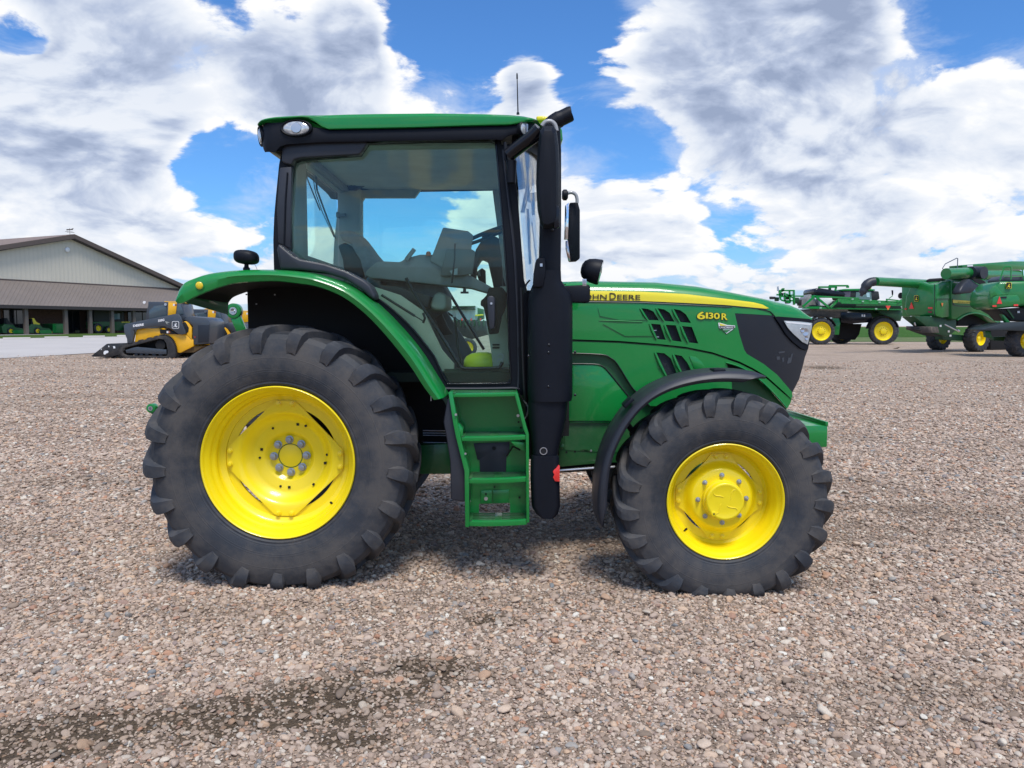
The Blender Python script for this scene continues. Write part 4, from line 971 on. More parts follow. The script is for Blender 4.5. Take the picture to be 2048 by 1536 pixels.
mb = MB(); mb.tube(smooth_path([P(a, b, 4.96) for a, b in ((1084, 252), (1091, 244), (1102, 243), (1110, 250), (1113, 262))], 4), .014, 10); mb.build('mirror_tube', mat('grey_tube', (.35, .35, .35), .3, coat=.4), T)
trace([(1108, 405), (1119, 415), (1119, 455), (1108, 457)], 4.872, .03, 'mirror_flap', BLKG, T, .006)
trace([(1073, 385), (1077, 385), (1083, 440), (1086, 456), (1081, 450), (1075, 420)], 4.985, .008, 'mirror_face', CHROME, T, 0)
# far mirror
trace([(1139, 405), (1156, 404), (1160, 420), (1160, 517), (1153, 522), (1138, 523), (1136, 480)], 7.25, .10, 'far_mirror', BLK, T, .012)
trace([(1130, 411), (1138, 405), (1136, 479), (1128, 479)], 7.24, .03, 'far_mirror_glass', CHROME, T, .003)
trace([(1131, 482), (1136, 481), (1141, 522), (1137, 523), (1131, 498)], 7.24, .03, 'far_mirror_glass', mat('brown_reflection_mirror', (.55, .45, .42), .08, metal=1), T, .003)
mb = MB(); mb.tube(smooth_path([P(a, b, 7.2) for a, b in ((1133, 387), (1143, 385), (1151, 389), (1154, 398), (1154, 406))], 4), .016, 10); mb.build('far_mirror_tube', mat('grey_tube', (.35,) * 3, .3), T)
mb = MB(); mb.tube([P(1124, 390, 7.2), P(1127, 390, 7.2), P(1133, 390, 7.2), P(1136, 390, 7.2)], [.035, .05, .05, .03], 14); mb.build('far_mirror_knuckle', BLK, T)
# work light beside the hood
fc = P(1201, 545, 5.2); ax = Vector((.94, -.15, -.22)).normalized()
mb = MB(); mb.lathe(fc, ax, [(0, -.135), (.03, -.131), (.055, -.118), (.073, -.092), (.082, -.055), (.086, -.01), (.083, 0), (.077, .001)], 32); wl = mb.build('front_work_light', BLK, T, smooth=40)
mb = MB(); mb.lathe(fc, ax, [(.077, -.002), (.05, .004), (0, .008)], 28); mb.build('lens', LENS, wl)
trace([(1165, 558), (1173, 558), (1173, 572), (1165, 572)], 5.12, .01, 'light_tab', SILV, T, .001)
trace([(1120, 572), (1178, 569), (1181, 574), (1180, 602), (1176, 606), (1120, 604)], 5.12, .10, 'light_bracket', BLK, T, .012)
mb = MB(); p = P(1169, 563, 5.118); mb.cyl(p, p + Vector((0, -.006, 0)), .010, 14); mb.build('tab_bolt', ZINC, T)
# ---------------------------------------------------------------- hood
HS = 5.62
def hyf(x, z): return HS + .42 * max(0, x - 1.5) ** 2 + .35 * max(0, z - 1.80) ** 2
def surf(px, py, off=0.):
    p = PS(px, py, lambda x, z: hyf(x, z) + off); return p
tabt = [(1120, 563), (1181, 561.5), (1240, 562.5), (1318, 564), (1400, 572), (1466, 583), (1533, 596), (1587, 608.5), (1603, 615), (1616, 626), (1624, 634)]
tabl = [(1120, 601), (1181, 601.5), (1280, 603), (1371, 607.5), (1452, 612), (1533, 619), (1545, 622.5), (1552, 631), (1587, 634), (1603, 635.5), (1616, 637), (1625, 637.5)]
xs_ = [1120, 1150, 1181, 1210, 1240, 1280, 1318, 1360, 1400, 1433, 1466, 1500, 1533, 1545, 1552, 1570, 1587, 1596, 1603, 1610, 1616, 1621, 1624.5]
rings = []
for px in xs_:
    lo = surf(px, li(tabl, px)); hi = P(px, li(tabt, px), lo.y + .12); x = lo.x; dz = hi.z - lo.z
    nose = max(0, (px - 1590) / 35)
    yl = lo.y; wd = YC - yl; row = []
    for t_, f_ in ((0, 0), (.004, .33), (.02, .62), (.05, .82), (.10, .95), (.16, 1.0), (.24, 1.015), (wd * .75, 1.03), (wd, 1.04)):
        row.append(Vector((x, yl + min(t_, wd), lo.z + dz * f_)))
    full = row + [Vector((x, 2 * YC - p.y, p.z)) for p in row[-2::-1]]
    rings.append(full)
mb = MB(); mb.loft(rings, False); ret = bmesh.ops.extrude_face_region(mb.b, geom=mb.b.faces[:]); bmesh.ops.translate(mb.b, verts=[v for v in ret['geom'] if isinstance(v, bmesh.types.BMVert)], vec=(0, 0, -.012))
mb.build('hood', GREEN, T, smooth=35)
trace([(1120, 568), (1132, 568), (1132, 840), (1120, 840)], HS + .05, .9, 'firewall', DARK, T, 0)
mb = MB(); a = surf(1135, 606, .07); b = surf(1135, 845, .07); e_ = surf(1555, 700, 0)
mb.prism([P(px, py, HS + .075) for px, py in ((1132, 604), (1290, 606), (1450, 617), (1490, 630), (1500, 690), (1460, 760), (1440, 780), (1132, 845))], (0, .9, 0)); mb.build('engine_bay', DARK, T)
tsheet([(1380, 688), (1430, 696), (1485, 714), (1540, 744), (1583, 782), (1583, 800), (1570, 800), (1530, 768), (1480, 738), (1420, 720), (1380, 706)], [], lambda x, z: hyf(x, z) + .05, .006, 'seam_backing', DARK, T, grid=.04)
# nose closing
mb = MB(); xn = P(1622, 640, 5.9).x
mb.loft([[Vector((xn - d, y, z)) for y in np.linspace(5.86, 2 * YC - 5.86, 12)] for z, d in ((1.77, .0), (1.55, .03), (1.35, .10), (1.25, .16))], False)
ret = bmesh.ops.extrude_face_region(mb.b, geom=mb.b.faces[:]); bmesh.ops.translate(mb.b, verts=[v for v in ret['geom'] if isinstance(v, bmesh.types.BMVert)], vec=(-.03, 0, 0))
mb.build('front_grille', BLKG, T)
seam = [(1585, 792), (1583, 798), (1572, 787.5), (1533, 752.5), (1506, 736.5), (1479, 723), (1425, 704.5), (1371.7, 693.8), (1318, 688), (1237, 681.7), (1130, 678)]
grl = [(1469.7, 626.5), (1479, 669), (1488.5, 699.8), (1494, 708), (1527.4, 728), (1554.3, 749.5), (1583.8, 784)]
V1 = [[(1283, 616.5), (1296.5, 618), (1307, 623), (1318, 640.7), (1297.8, 640)], [(1301.9, 647.4), (1320.7, 648.8), (1331.4, 679.6), (1315.3, 678.3)],
      [(1315, 616.5), (1328.7, 619), (1339.5, 626), (1348.9, 643.4), (1330, 642)], [(1331.4, 649.6), (1351.5, 650.6), (1363.6, 683.7), (1344.8, 681)],
      [(1347.5, 617.9), (1361, 620.6), (1371.7, 628.6), (1382.4, 646), (1361, 644)], [(1364, 652), (1383.8, 654), (1396.7, 687), (1378.4, 685)]]
up = [(1130, 603.5), (1181, 604), (1280, 605.5), (1371, 610), (1452, 614.5), (1533, 621.5), (1543, 625), (1547, 631)]
def hy2(x, z): return hyf(x, z) + .002
tsheet(up + grl + seam, V1, hy2, .02, 'hood_side', GREEN, T, grid=.035)
# sculpted louvre lips beside the vents
for vv in V1:
    mb = MB(); a = vv[0]; b = vv[-1]; mb.tube([surf(a[0] - 3, a[1], -.002), surf((a[0] + b[0]) / 2 - 3.5, (a[1] + b[1]) / 2, -.006), surf(b[0] - 3, b[1], -.002)], [.005, .010, .005], 8); mb.build('vent_lip', GREEN, T)
tsheet([(1275, 610), (1420, 614), (1420, 692), (1275, 684)], [], lambda x, z: hyf(x, z) + .05, .01, 'vent_mesh', mat('vent_mesh', (.012, .013, .018), .35, bump=.6, bscale=120), T)
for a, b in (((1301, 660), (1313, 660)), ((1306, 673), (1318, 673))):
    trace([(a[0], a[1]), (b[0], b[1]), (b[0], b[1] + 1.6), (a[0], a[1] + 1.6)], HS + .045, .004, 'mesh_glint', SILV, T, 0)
# crease line in the hood side
mb = MB(); mb.tube([surf(a, b, -.001) for a, b in ((1198, 641), (1240, 642), (1285, 644))], [.002, .006, .004], 8); mb.build('hood_crease', GREEN, T)
def low_relief(pts, name, depth):
    f = lambda x, z: hyf(x, z) - depth
    tsheet(pts, [], f, depth + .01, name, GREEN, T, grid=.04, bevel=0)
low_relief([(1196, 616), (1275, 615), (1290, 640), (1240, 640), (1200, 632)], 'hood_relief', .004)
low_relief([(1206, 648), (1293, 648), (1306, 672), (1250, 672)], 'hood_relief', .004)
# shiny black side screen, headlight
tsheet([(1469.7, 626.5), (1549, 629), (1622, 637), (1620, 660), (1613, 701), (1606.7, 728), (1598.6, 757.5), (1592, 771), (1584, 786), (1554.3, 749.5), (1527.4, 728), (1494, 708), (1488.5, 699.8), (1479, 669)], [], lambda x, z: hyf(x, z) + .004, .02, 'side_screen', mat('screen_black', (.008, .009, .014), .22, coat=.2, bump=.25, bscale=500), T, grid=.03)
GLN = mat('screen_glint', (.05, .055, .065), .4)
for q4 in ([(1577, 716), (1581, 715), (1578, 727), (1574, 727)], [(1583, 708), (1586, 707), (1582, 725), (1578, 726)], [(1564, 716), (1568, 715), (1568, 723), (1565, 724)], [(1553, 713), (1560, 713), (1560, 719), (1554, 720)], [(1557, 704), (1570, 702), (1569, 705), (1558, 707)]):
    mb = MB(); mb.prism([surf(a, b, .002) for a, b in q4], (0, .002, 0)); mb.build('screen_glint_bar', GLN, T)  # pale bars laid on the screen as painted glints of light
hl = [(1549.5, 633.5), (1556, 633), (1620, 638), (1627, 645), (1622, 673), (1614, 701), (1603, 697), (1586.5, 684), (1572, 668), (1562, 652)]
tsheet(hl, [], lambda x, z: hyf(x, z) - .010, .03, 'headlight_frame', BLK, T, grid=.03)
hlo = tsheet([(1567.7, 641.5), (1600, 643), (1624.5, 646), (1623.5, 657), (1615.5, 689), (1605, 684), (1586.5, 667.5), (1575.8, 655.5)], [], lambda x, z: hyf(x, z) - .020, .02, 'headlight', mat('headlight_lens', (.55, .60, .64), .10, metal=.55, coat=1., var=.12, vscale=18), T, grid=.03)
for a, b, r_ in ((1610, 664, .030), (1604, 660, .018), (1612, 676, .016)):
    mb = MB(); p = surf(a, b, -.020); mb.lathe(p, (.3, -1, 0), [(r_, 0), (r_ * .95, .006), (r_ * .5, .003), (0, -.0)], 20); mb.build('headlight_bowl', SILV, hlo)
tsheet([(1570, 642.2), (1622, 647), (1621, 650.5), (1573, 646)], [], lambda x, z: hyf(x, z) - .0225, .004, 'light_strip', WHT, hlo, grid=.05)
# yellow stripe with black edging
st_t = [(1160, 581.2), (1181, 581.6), (1280, 583), (1371.7, 588), (1452, 597.7), (1506, 604.4), (1525, 609), (1538, 616.5)]
st_b = [(1534, 617.6), (1452, 610), (1371.7, 605.8), (1280, 601.8), (1181, 600.4), (1160, 600)]
def zwrap(px, py, off):
    lo = surf(px, li(tabl, px)); hi = P(px, li(tabt, px), lo.y + .12); Y = lo.y
    p = P(px, py, Y)
    for _ in range(4):
        f_ = max(0, (p.z - lo.z) / (hi.z - lo.z)); Y = lo.y + float(np.interp(f_, [0, .33, .62, .82, .95], [0, .004, .02, .05, .10])) + off; p = P(px, py, Y)
    return p
def strip(tp_, bt_, off, name, mt, n=60, thick=.003):
    x0, x1 = max(tp_[0][0], bt_[-1][0]), tp_[-1][0]; btr = sorted(bt_ + [tp_[-1]]); rows = []
    for i in range(n + 1):
        px = x0 + (x1 - x0) * i / n; a, b = li(tp_, px), li(btr, px); rows.append([zwrap(px, a + (b - a) * j / 5, off) for j in range(6)])
    mb = MB(); mb.loft(rows, False); ret = bmesh.ops.extrude_face_region(mb.b, geom=mb.b.faces[:]); bmesh.ops.translate(mb.b, verts=[v for v in ret['geom'] if isinstance(v, bmesh.types.BMVert)], vec=(0, thick, 0))
    return mb.build(name, mt, T)
strip([(a, b - .0) for a, b in st_t], [(a, b + 2.0) for a, b in st_b], -.0025, 'stripe_edging', INK)
strip(st_t, st_b, -.0045, 'hood_stripe', YELD)
mb = MB(); mb.tube([surf(a, b, -.002) for a, b in ((1130, 603), (1181, 603.5), (1280, 605), (1371, 609.5), (1452, 614), (1533, 620.8), (1541, 623.5), (1547, 630.5))], .0035, 6); mb.build('hood_gap', INK, T)
# lettering
BR = mat('dark_brown_lettering', (.05, .035, .008), .5)
def letters(s, px0, px1, pyb, pyt, name, mt, off=-.009, tilt=0., bold=.0):
    a = zwrap(px0, pyb, off); b = zwrap(px1, pyb + tilt, off); h = zwrap(px0, pyt, off) - a
    return lettering(s, a, b - a, h, (b - a).length, h.length, name, mt, T, bold, .002)
letters('J', 1155, 1165, 600.2, 585.6, 'maker_name', BR, bold=.012); letters('OHN', 1168, 1213.5, 598.4, 588.4, 'maker_name', BR, tilt=.6, bold=.01); letters('D', 1219, 1232, 599.2, 585.6, 'maker_name', BR, bold=.012); letters('EERE', 1234.5, 1280.5, 599, 589.2, 'maker_name', BR, tilt=.6, bold=.01)
for k, (mt, off, gr, bo) in enumerate(((INK, -.003, 1.2, .06), (YELD, -.006, 0, .022))):
    for s, a, b, y0, y1 in (('6', 1394, 1410.5, 638.5, 623), ('1', 1411.5, 1416, 637, 625), ('3', 1417, 1426.5, 637.5, 625), ('0', 1427.5, 1439.5, 638, 625.5), ('R', 1443, 1455, 639.5, 626.5)):
        p = surf(a - gr, y0 + gr * .6, off); q = surf(b + gr, y0 + gr * .6 + .2, off); h = surf(a - gr, y1 - gr * .6, off) - p
        lettering(s, p, q - p, h, (q - p).length, h.length, 'model_number', mt, T, bo, .002)
bd = lambda pts, off, nm, mt, par: (lambda mb: mb.build(nm, mt, par, smooth=0))(MB().prism([surf(a, b, off) for a, b in pts], (0, .002, 0)))
bg_ = bd([(1436.5, 645.5), (1440, 645.5), (1455, 650), (1470, 651), (1470, 655), (1467, 658), (1453, 667.5), (1444, 656), (1438, 656)], -.004, 'dealer_badge', WHT, T)
bd([(1438, 652.5), (1469, 652), (1468.5, 657), (1440, 657.5)], -.006, 'badge_banner', INK, bg_)
bd([(1445, 658.5), (1463, 658.5), (1453, 665.5)], -.006, 'badge_triangle', GREEN, bg_); bd([(1439, 646.5), (1453, 651), (1441, 651.5)], -.006, 'badge_corner', YELD, bg_)
p = surf(1439.5, 656.6, -.008); q = surf(1467.5, 656.3, -.008); lettering('LANDMARK', p, q - p, (0, 0, 1), (q - p).length, .0125, 'badge_lettering', WHT, bg_, .01, .001)
p = surf(1446, 660.6, -.008); q = surf(1461, 660.4, -.008); lettering('IMPLEMENT', p, q - p, (0, 0, 1), (q - p).length, .0045, 'badge_lettering', WHT, bg_, .0, .001)
# ---------------------------------------------------------------- lower side
lowbase = [(1130, 680), (1237, 684), (1318, 690), (1371.7, 696), (1425, 707), (1455, 716), (1455, 830), (1330, 900), (1225, 905), (1130, 900)]
tsheet(lowbase, [], lambda x, z: HS + .045, .02, 'engine_side', GREEN2, T)
hv = [[(1312.6, 705), (1328.7, 706.5), (1342, 717), (1354, 747), (1335.4, 753.5)], [(1348.9, 709), (1363.6, 712), (1374.4, 725), (1383.5, 742), (1365, 746)]]
seam2 = [(1130, 682.5), (1237, 686), (1318, 692.3), (1371.7, 698), (1425, 708.7), (1479, 727.2), (1506, 740.5), (1533, 757), (1558, 779), (1571, 790), (1583.5, 798.5), (1580.5, 807)]
tsheet(seam2 + [(1574.4, 817), (1559.7, 799), (1533, 771), (1506, 748), (1479, 733), (1452, 725), (1463, 760), (1466, 812), (1330, 812), (1300, 812), (1276, 787), (1261.6, 771), (1234.7, 728), (1221, 716), (1202.5, 709), (1130, 706)], hv, lambda x, z: hyf(x, z) + .010, .03, 'lower_side_panel', GREEN, T, grid=.035)
tsheet([(1305, 700), (1395, 702), (1395, 760), (1305, 760)], [], lambda x, z: HS + .04, .004, 'lower_vent_mesh', MT['vent_mesh'], T)
trace([(1378, 712), (1392, 714), (1404, 724), (1412, 738), (1400, 741), (1390, 741)], HS + .004, .02, 'blanked_vent', GREEN, T, .004)
for vv in hv:
    mb = MB(); a = vv[0]; b = vv[-1]; mb.tube([surf(a[0] - 3, a[1], .005), surf((a[0] + b[0]) / 2 - 4, (a[1] + b[1]) / 2, .000), surf(b[0] - 3, b[1], .005)], [.006, .011, .006], 8); mb.build('vent_lip', GREEN, T)
for pts in ([(1130, 706), (1202.5, 709), (1221, 716), (1234.7, 728), (1261.6, 771), (1276, 787), (1300, 812)], [(1130, 727.5), (1186, 728), (1205, 732.5), (1221, 748.5), (1262, 799)]):
    mb = MB(); mb.tube([surf(a, b, .006 if pts[1][1] < 715 else .016) for a, b in smooth_path(pts, 3)], .0045, 6); mb.build('panel_gap', INK, T)
trace([(1130, 728), (1186, 728.5), (1205, 733), (1221, 749), (1262, 800), (1236, 843), (1130, 843)], HS + .018, .03, 'access_panel', GREEN, T, .008, 3)
trace([(1455, 722), (1482, 735), (1508, 752), (1535, 775), (1562, 805), (1573, 818), (1572, 850), (1455, 850)], HS + .17, .02, 'wheel_arch_panel', GREEN2, T, 0)
mb = MB(); mb.tube([surf(a, b, .0) for a, b in smooth_path([(1452, 725), (1479, 733.5), (1506, 749), (1533, 771.5), (1559.7, 799.5), (1573.5, 816)], 4)], .006, 6); mb.build('arch_bead', GREEN, T)
# side rail and undercarriage
trace([(1118, 847.5), (1262, 846), (1262, 905), (1236, 925), (1205, 926), (1118, 934)], HS + .05, .04, 'side_rail', GREEN2, T, .004)
trace([(1122, 843.5), (1250, 842.5), (1250, 845.5), (1122, 846.5)], HS + .035, .02, 'rail_flange', GREEN, T, .002)
for x, y, m2 in ((1124, 873, 0), (1133, 904.5, 0), (1150, 903, 0), (1252, 873, 0), (1182, 901, 1)):
    mb = MB(); p = P(x, y, HS + .049); mb.cyl(p, p + Vector((0, -.008 if m2 else -.002, 0)), .008, 14); mb.build('rail_bolt' if m2 else 'rail_hole', SILV if m2 else DARK, T)
mb = MB(); p = P(1124, 893, HS + .048); mb.lathe(p, (0, -1, 0), [(.020, -.01), (.020, .006), (.012, .010), (0, .010)], 18); mb.build('rail_plug', GREEN2, T)
mb = MB(); mb.box((-1.0, 5.86, .74), (1.75, 6.46, 1.22)); mb.build('chassis', GREEN2, T, bevel=.03)
mb = MB(); mb.box((-.75, 5.72, .78), (-.25, 6.6, 1.30)); mb.build('gearbox', GREEN2, T, bevel=.04)
mb = MB(); mb.box((-.2, 5.80, .70), (.42, 6.5, .98)); mb.build('fuel_tank', DARK, T, bevel=.05)
mb = MB(); mb.tube([(pr.x, 5.27, pr.z), (pr.x, 5.5, pr.z), (pr.x, 5.6, pr.z), (pr.x, 6.72, pr.z), (pr.x, 6.82, pr.z), (pr.x, 7.05, pr.z)], [.13, .13, .19, .19, .13, .13], 20); mb.build('rear_axle', GREEN2, T)
mb = MB(); mb.box((pr.x - .3, 5.75, .62), (-.7, 6.57, 1.45)); mb.build('transmission_case', GREEN2, T, bevel=.06)
mb = MB(); mb.tube([(pf.x, 4.98, pf.z), (pf.x, 5.25, pf.z), (pf.x, 5.3, pf.z), (pf.x, 6.16, pf.z + .03), (pf.x, 7.02, pf.z), (pf.x, 7.07, pf.z), (pf.x, 7.33, pf.z)], [.12, .14, .08, .12, .08, .14, .12], 18); mb.build('front_axle', GREEN2, T)
mb = MB(); mb.box((pf.x - .3, 5.8, .78), (pf.x + .55, 6.5, 1.2)); mb.build('front_support', GREEN2, T, bevel=.03)
mb = MB(); mb.tube([P(1118, 941, 5.6), P(1188, 936, 5.6), P(1230, 934, 5.6)], .009, 8); mb.build('steering_rod', SILV, T)
mb = MB(); mb.tube([P(1118, 938, 5.75), P(1240, 930, 5.75)], .03, 10); mb.build('drive_shaft', DARK, T)
for y in (861, 866, 870.5, 885): 
    mb = MB(); mb.tube([P(846, y, 5.55), P(893, y + .5, 5.55)], .0035, 6); mb.build('hydraulic_pipe', SILV, T)
mb = MB(); mb.tube([P(862, 785, 5.3), P(862, 802, 5.3)], .004, 6); mb.build('stub_pin', SILV, T)
trace([(840, 890), (905, 888), (905, 948), (840, 948)], 5.5, .1, 'step_mount', GREEN2, T, .006)
# hydraulic hoses between step and duct
for k, pts in enumerate((((1047, 800), (1056, 815), (1054, 830), (1046, 842)), ((1040, 790), (1050, 812), (1052, 850), (1046, 880)), ((1043, 575), (1046, 700), (1050, 800)), ((1060, 560), (1052, 570), (1050, 585)))):
    mb = MB(); mb.tube(smooth_path([P(a, b, 5.2) for a, b in pts], 5), .006 if k != 2 else .012, 8); mb.build('hose', INK if k else mat('grey_hose', (.2, .2, .2), .5), T)
mb = MB(); mb.box((.10, 5.35, .95), (.40, 5.6, 1.95)); mb.build('cab_post', DARK, T)
# ---------------------------------------------------------------- steps
STG = GREEN
def qprism(pts, Y, d, nm, mt=GREEN, b=.003): return trace(pts, Y, d, nm, mt, T, b)
qprism([(896.7, 785), (905, 785), (915.5, 848), (924, 888), (937.8, 937.5), (938.3, 1054.5), (930.3, 1054.5), (929, 942.5), (911.5, 873), (906.6, 848.4)], 4.99, .22, 'step_stringer')
qprism([(1033, 782), (1036, 788), (1052, 850), (1057.5, 868), (1058.7, 1045), (1053, 1046), (1051.5, 870), (1047, 858), (1030, 792)], 4.99, .22, 'step_stringer')
tsheet([(904, 790), (1036, 786), (1058, 868), (1058, 1045), (937, 1050), (936, 940), (922, 890)], [[(958, 1008), (1020, 1006), (1020, 1036), (958, 1037)]], 5.205, .006, 'step_back_panel', GREEN, T)
qprism([(947.4, 887), (1019, 884), (1019, 906), (1013, 915), (1012, 945), (960, 946), (959, 919.6), (955, 919.6)], 5.196, .006, 'scuff_plate', mat('scuff_plate', (.018, .022, .035), .5), .001)
mb = MB(); p = P(988, 896.5, 5.195); mb.cyl(p, p + Vector((0, -.002, 0)), .013, 16); mb.build('plate_hole', DARK, T)
mb = MB(); mb.tube([P(1013, 912, 5.15), P(1026, 893, 5.12), P(1040, 900, 5.1)], .006, 6); mb.build('plate_rod', INK, T)
qprism([(1022, 884), (1050, 885), (1050, 904), (1030, 892)], 5.06, .12, 'step_gusset')
qprism([(915, 848), (918, 848), (926, 858), (925, 884), (918, 872)], 5.02, .12, 'step_gusset')
def step(lipL, lipR, backy, h, xl2, xr2, name):
    """tread with raised lip and slotted top; lip pixels at the near edge"""
    Y0 = 4.975; a, b = P(*lipL, Y0), P(*lipR, Y0); z = (a.z + b.z) / 2; tilt = (b.z - a.z)
    d = .225; x0, x1 = a.x, b.x; hh = h / FP * Y0
    out = []
    def bow(t_): return Y0 + .022 * (abs(2 * t_ - 1) ** 2.5)
    n = 16; rings_ = []
    for i in range(n + 1):
        t_ = i / n; x = x0 + (x1 - x0) * t_; zz = z - tilt / 2 + tilt * t_; y = bow(t_)
        rings_.append([(x, y + .012, zz), (x, y + .002, zz - .004), (x, y, zz - hh * .4), (x, y + .004, zz - hh), (x, y + .012, zz - hh), (x, y + .018, zz - hh * .6), (x, y + .022, zz - .002)])
    mb = MB(); mb.loft(rings_, True, True); o = mb.build(name, GREEN, T, smooth=50)
    mb = MB()
    for (ta, tb) in ((0, .05), (.44, .56), (.95, 1)): mb.box((x0 + (x1 - x0) * ta, Y0 + .02, z - .010), (x0 + (x1 - x0) * tb, Y0 + d, z - .002))
    for k in range(5):
        y = Y0 + .03 + k * .045; mb.box((x0 + .005, y, z - .0095), (x1 - .005, y + .014, z - .0025))
    mb.build('tread_grid', GREEN2, o, bevel=.001)
    return o
step((905, 787), (1034, 784.5), 778, 8, 0, 0, 'top_step'); step((923, 873.5), (1053, 870), 863, 10, 0, 0, 'step'); step((938, 957.5), (1053, 954), 947, 11, 0, 0, 'step'); step((938, 1042.5), (1054.5, 1039.5), 1030, 12, 0, 0, 'step')
mb = MB(); a = P(903, 786, 4.99); b = P(1033, 783, 4.99); mb.box((a.x, 4.995, a.z - .012), (b.x, 5.34, a.z - .004)); mb.build('platform', GREEN, T, bevel=.002)
qprism([(961, 981), (984, 980), (984, 1007), (961, 1007)], 5.19, .01, 'hatch_plate'); qprism([(986, 980), (1018, 979), (1018, 1006), (986, 1006)], 5.197, .006, 'hatch_plate')
for x, y, r_, m2 in ((972, 997, .013, SILV), (972, 988, .007, DARK), (989, 974, .006, DARK), (912, 829, .008, SILV), (931, 907, .007, SILV), (940, 1002, .007, SILV), (1036, 831, .010, SILV), (1037, 844, .006, DARK), (1041.5, 855, .007, DARK), (1039, 995, .007, DARK)):
    Y = 5.188 if y > 970 and x < 1000 else (4.985 if x < 945 else 5.198); p = P(x, y, Y); mb = MB(); mb.cyl(p, p + Vector((0, -.008 if m2 is SILV else -.003, 0)), r_, 14); mb.build('step_bolt' if m2 is SILV else 'step_hole', m2, T)
# mud guard behind the steps
trace([(895, 797), (886.8, 843.5), (891.7, 871), (900, 923), (901.6, 1000), (925, 1004), (940, 1004), (936, 940), (920, 880), (906, 800)], 5.03, .10, 'mud_guard', BLKF, T, .012, 3)
trace([(1105.7, 944), (1108, 940), (1113, 936), (1117, 931), (1119.5, 932), (1119.5, 963.5), (1110, 962.5), (1106, 955), (1108.5, 949.5)], 4.992, .03, 'red_marker', RED, T, .002)
# ---------------------------------------------------------------- front fender
fo_ = smooth_path([(1197, 1038), (1190, 1020), (1187, 985), (1190, 945), (1198, 905), (1212, 868), (1232, 833), (1258, 801), (1290, 775), (1330, 756), (1375, 744), (1420, 738.5), (1460, 739), (1490, 743), (1507, 750)], 4)
fi_ = smooth_path([(1207, 1039), (1212, 1022), (1214, 985), (1218, 945), (1227, 910), (1241, 878), (1260, 846), (1283, 818), (1313, 795), (1350, 778), (1392, 767.5), (1430, 763), (1465, 762.5), (1490, 763), (1503, 757)], 4)
rings = []
for a, b in zip(fo_, fi_):
    pa, pb = P(*a, 5.19), P(*b, 4.85); c_ = Vector((pa.x - pf.x, 0, pa.z - pf.z)).normalized(); q = lambda p, y, o_: Vector((p.x, y, p.z)) + c_ * o_
    e = pa.lerp(pb, .45)
    rings.append([q(pb, 4.87, -.006), q(pb, 4.858, 0), q(pb.lerp(pa, .25), 4.85, .004), q(e, 4.862, .012), q(pa.lerp(pb, .12), 4.89, .010), q(pa, 4.935, .006), q(pa, 5.02, .012), q(pa, 5.20, .010), q(pa, 5.235, -.012), q(pa, 5.20, -.006), q(pa, 5.02, -.004), q(pa, 4.94, -.010), q(e, 4.885, -.004)])
mb = MB(); mb.loft(rings, True, True); mb.build('front_fender', BLKF, T, smooth=40)
for a, b, an in ((1258, 806, 45), (1440, 742, 0)):
    c0 = P(a, b, 4.90); dx = Vector((math.cos(R(an)), 0, math.sin(R(an)))); dz = Vector((-math.sin(R(an)), 0, math.cos(R(an)))); pts = [c0 + dx * u + dz * v for u, v in ((-.042, -.012), (.042, -.012), (.036, .013), (-.036, .013))]
    mb = MB(); mb.prism(pts, (0, .12, 0)); mb.build('fender_clip', BLK, T, bevel=.006)
mb = MB(); mb.tube([(pf.x - .5, 5.35, .95), (pf.x - .62, 5.12, 1.1)], .02, 8); mb.build('fender_stay', DARK, T)
# ---------------------------------------------------------------- front weight bracket
xb = P(1655, 870, 5.60); z1, z0 = P(1655, 843.5, 5.6).z, P(1655, 894.5, 5.6).z
mb = MB(); mb.box((xb.x - .45, 5.60, z0), (xb.x, 6.72, z1 - .03)); mb.build('weight_bracket', GREEN, T, bevel=.006)
mb = MB(); mb.box((xb.x - .018, 5.598, z1 - .031), (xb.x + .003, 6.722, z1)); mb.build('bracket_lip', GREEN, T, bevel=.003)
# ---------------------------------------------------------------- rear linkage
def eye(c, rad, nm, mt=GREEN):
    mb = MB(); mb.lathe(c, (0, 1, 0), [(rad, -.03), (rad, .03), (rad * .5, .032), (rad * .5, -.032)], 24, close=True); o = mb.build(nm, mt, T, bevel=.003)
    mb = MB(); mb.lathe(c, (0, 1, 0), [(rad * .5, -.036), (rad * .5, .036), (rad * .32, .036), (rad * .32, -.036)], 20, close=True); mb.build('link_bushing', SILV, o); return o
c0 = P(469, 622, 6.1); eye(c0, .060, 'lift_link')
mb = MB(); mb.bar(P(472, 634, 6.1), P(485, 665, 6.1), .075, .05, (0, 1, 0)); mb.build('lift_arm', GREEN, T, bevel=.008)
c0 = P(305, 816, 5.75); eye(c0, .034, 'draft_link')
mb = MB(); mb.bar(P(307, 820, 5.75), P(420, 900, 5.75), .05, .05, (0, 1, 0)); mb.build('draft_arm', GREEN2, T, bevel=.006)
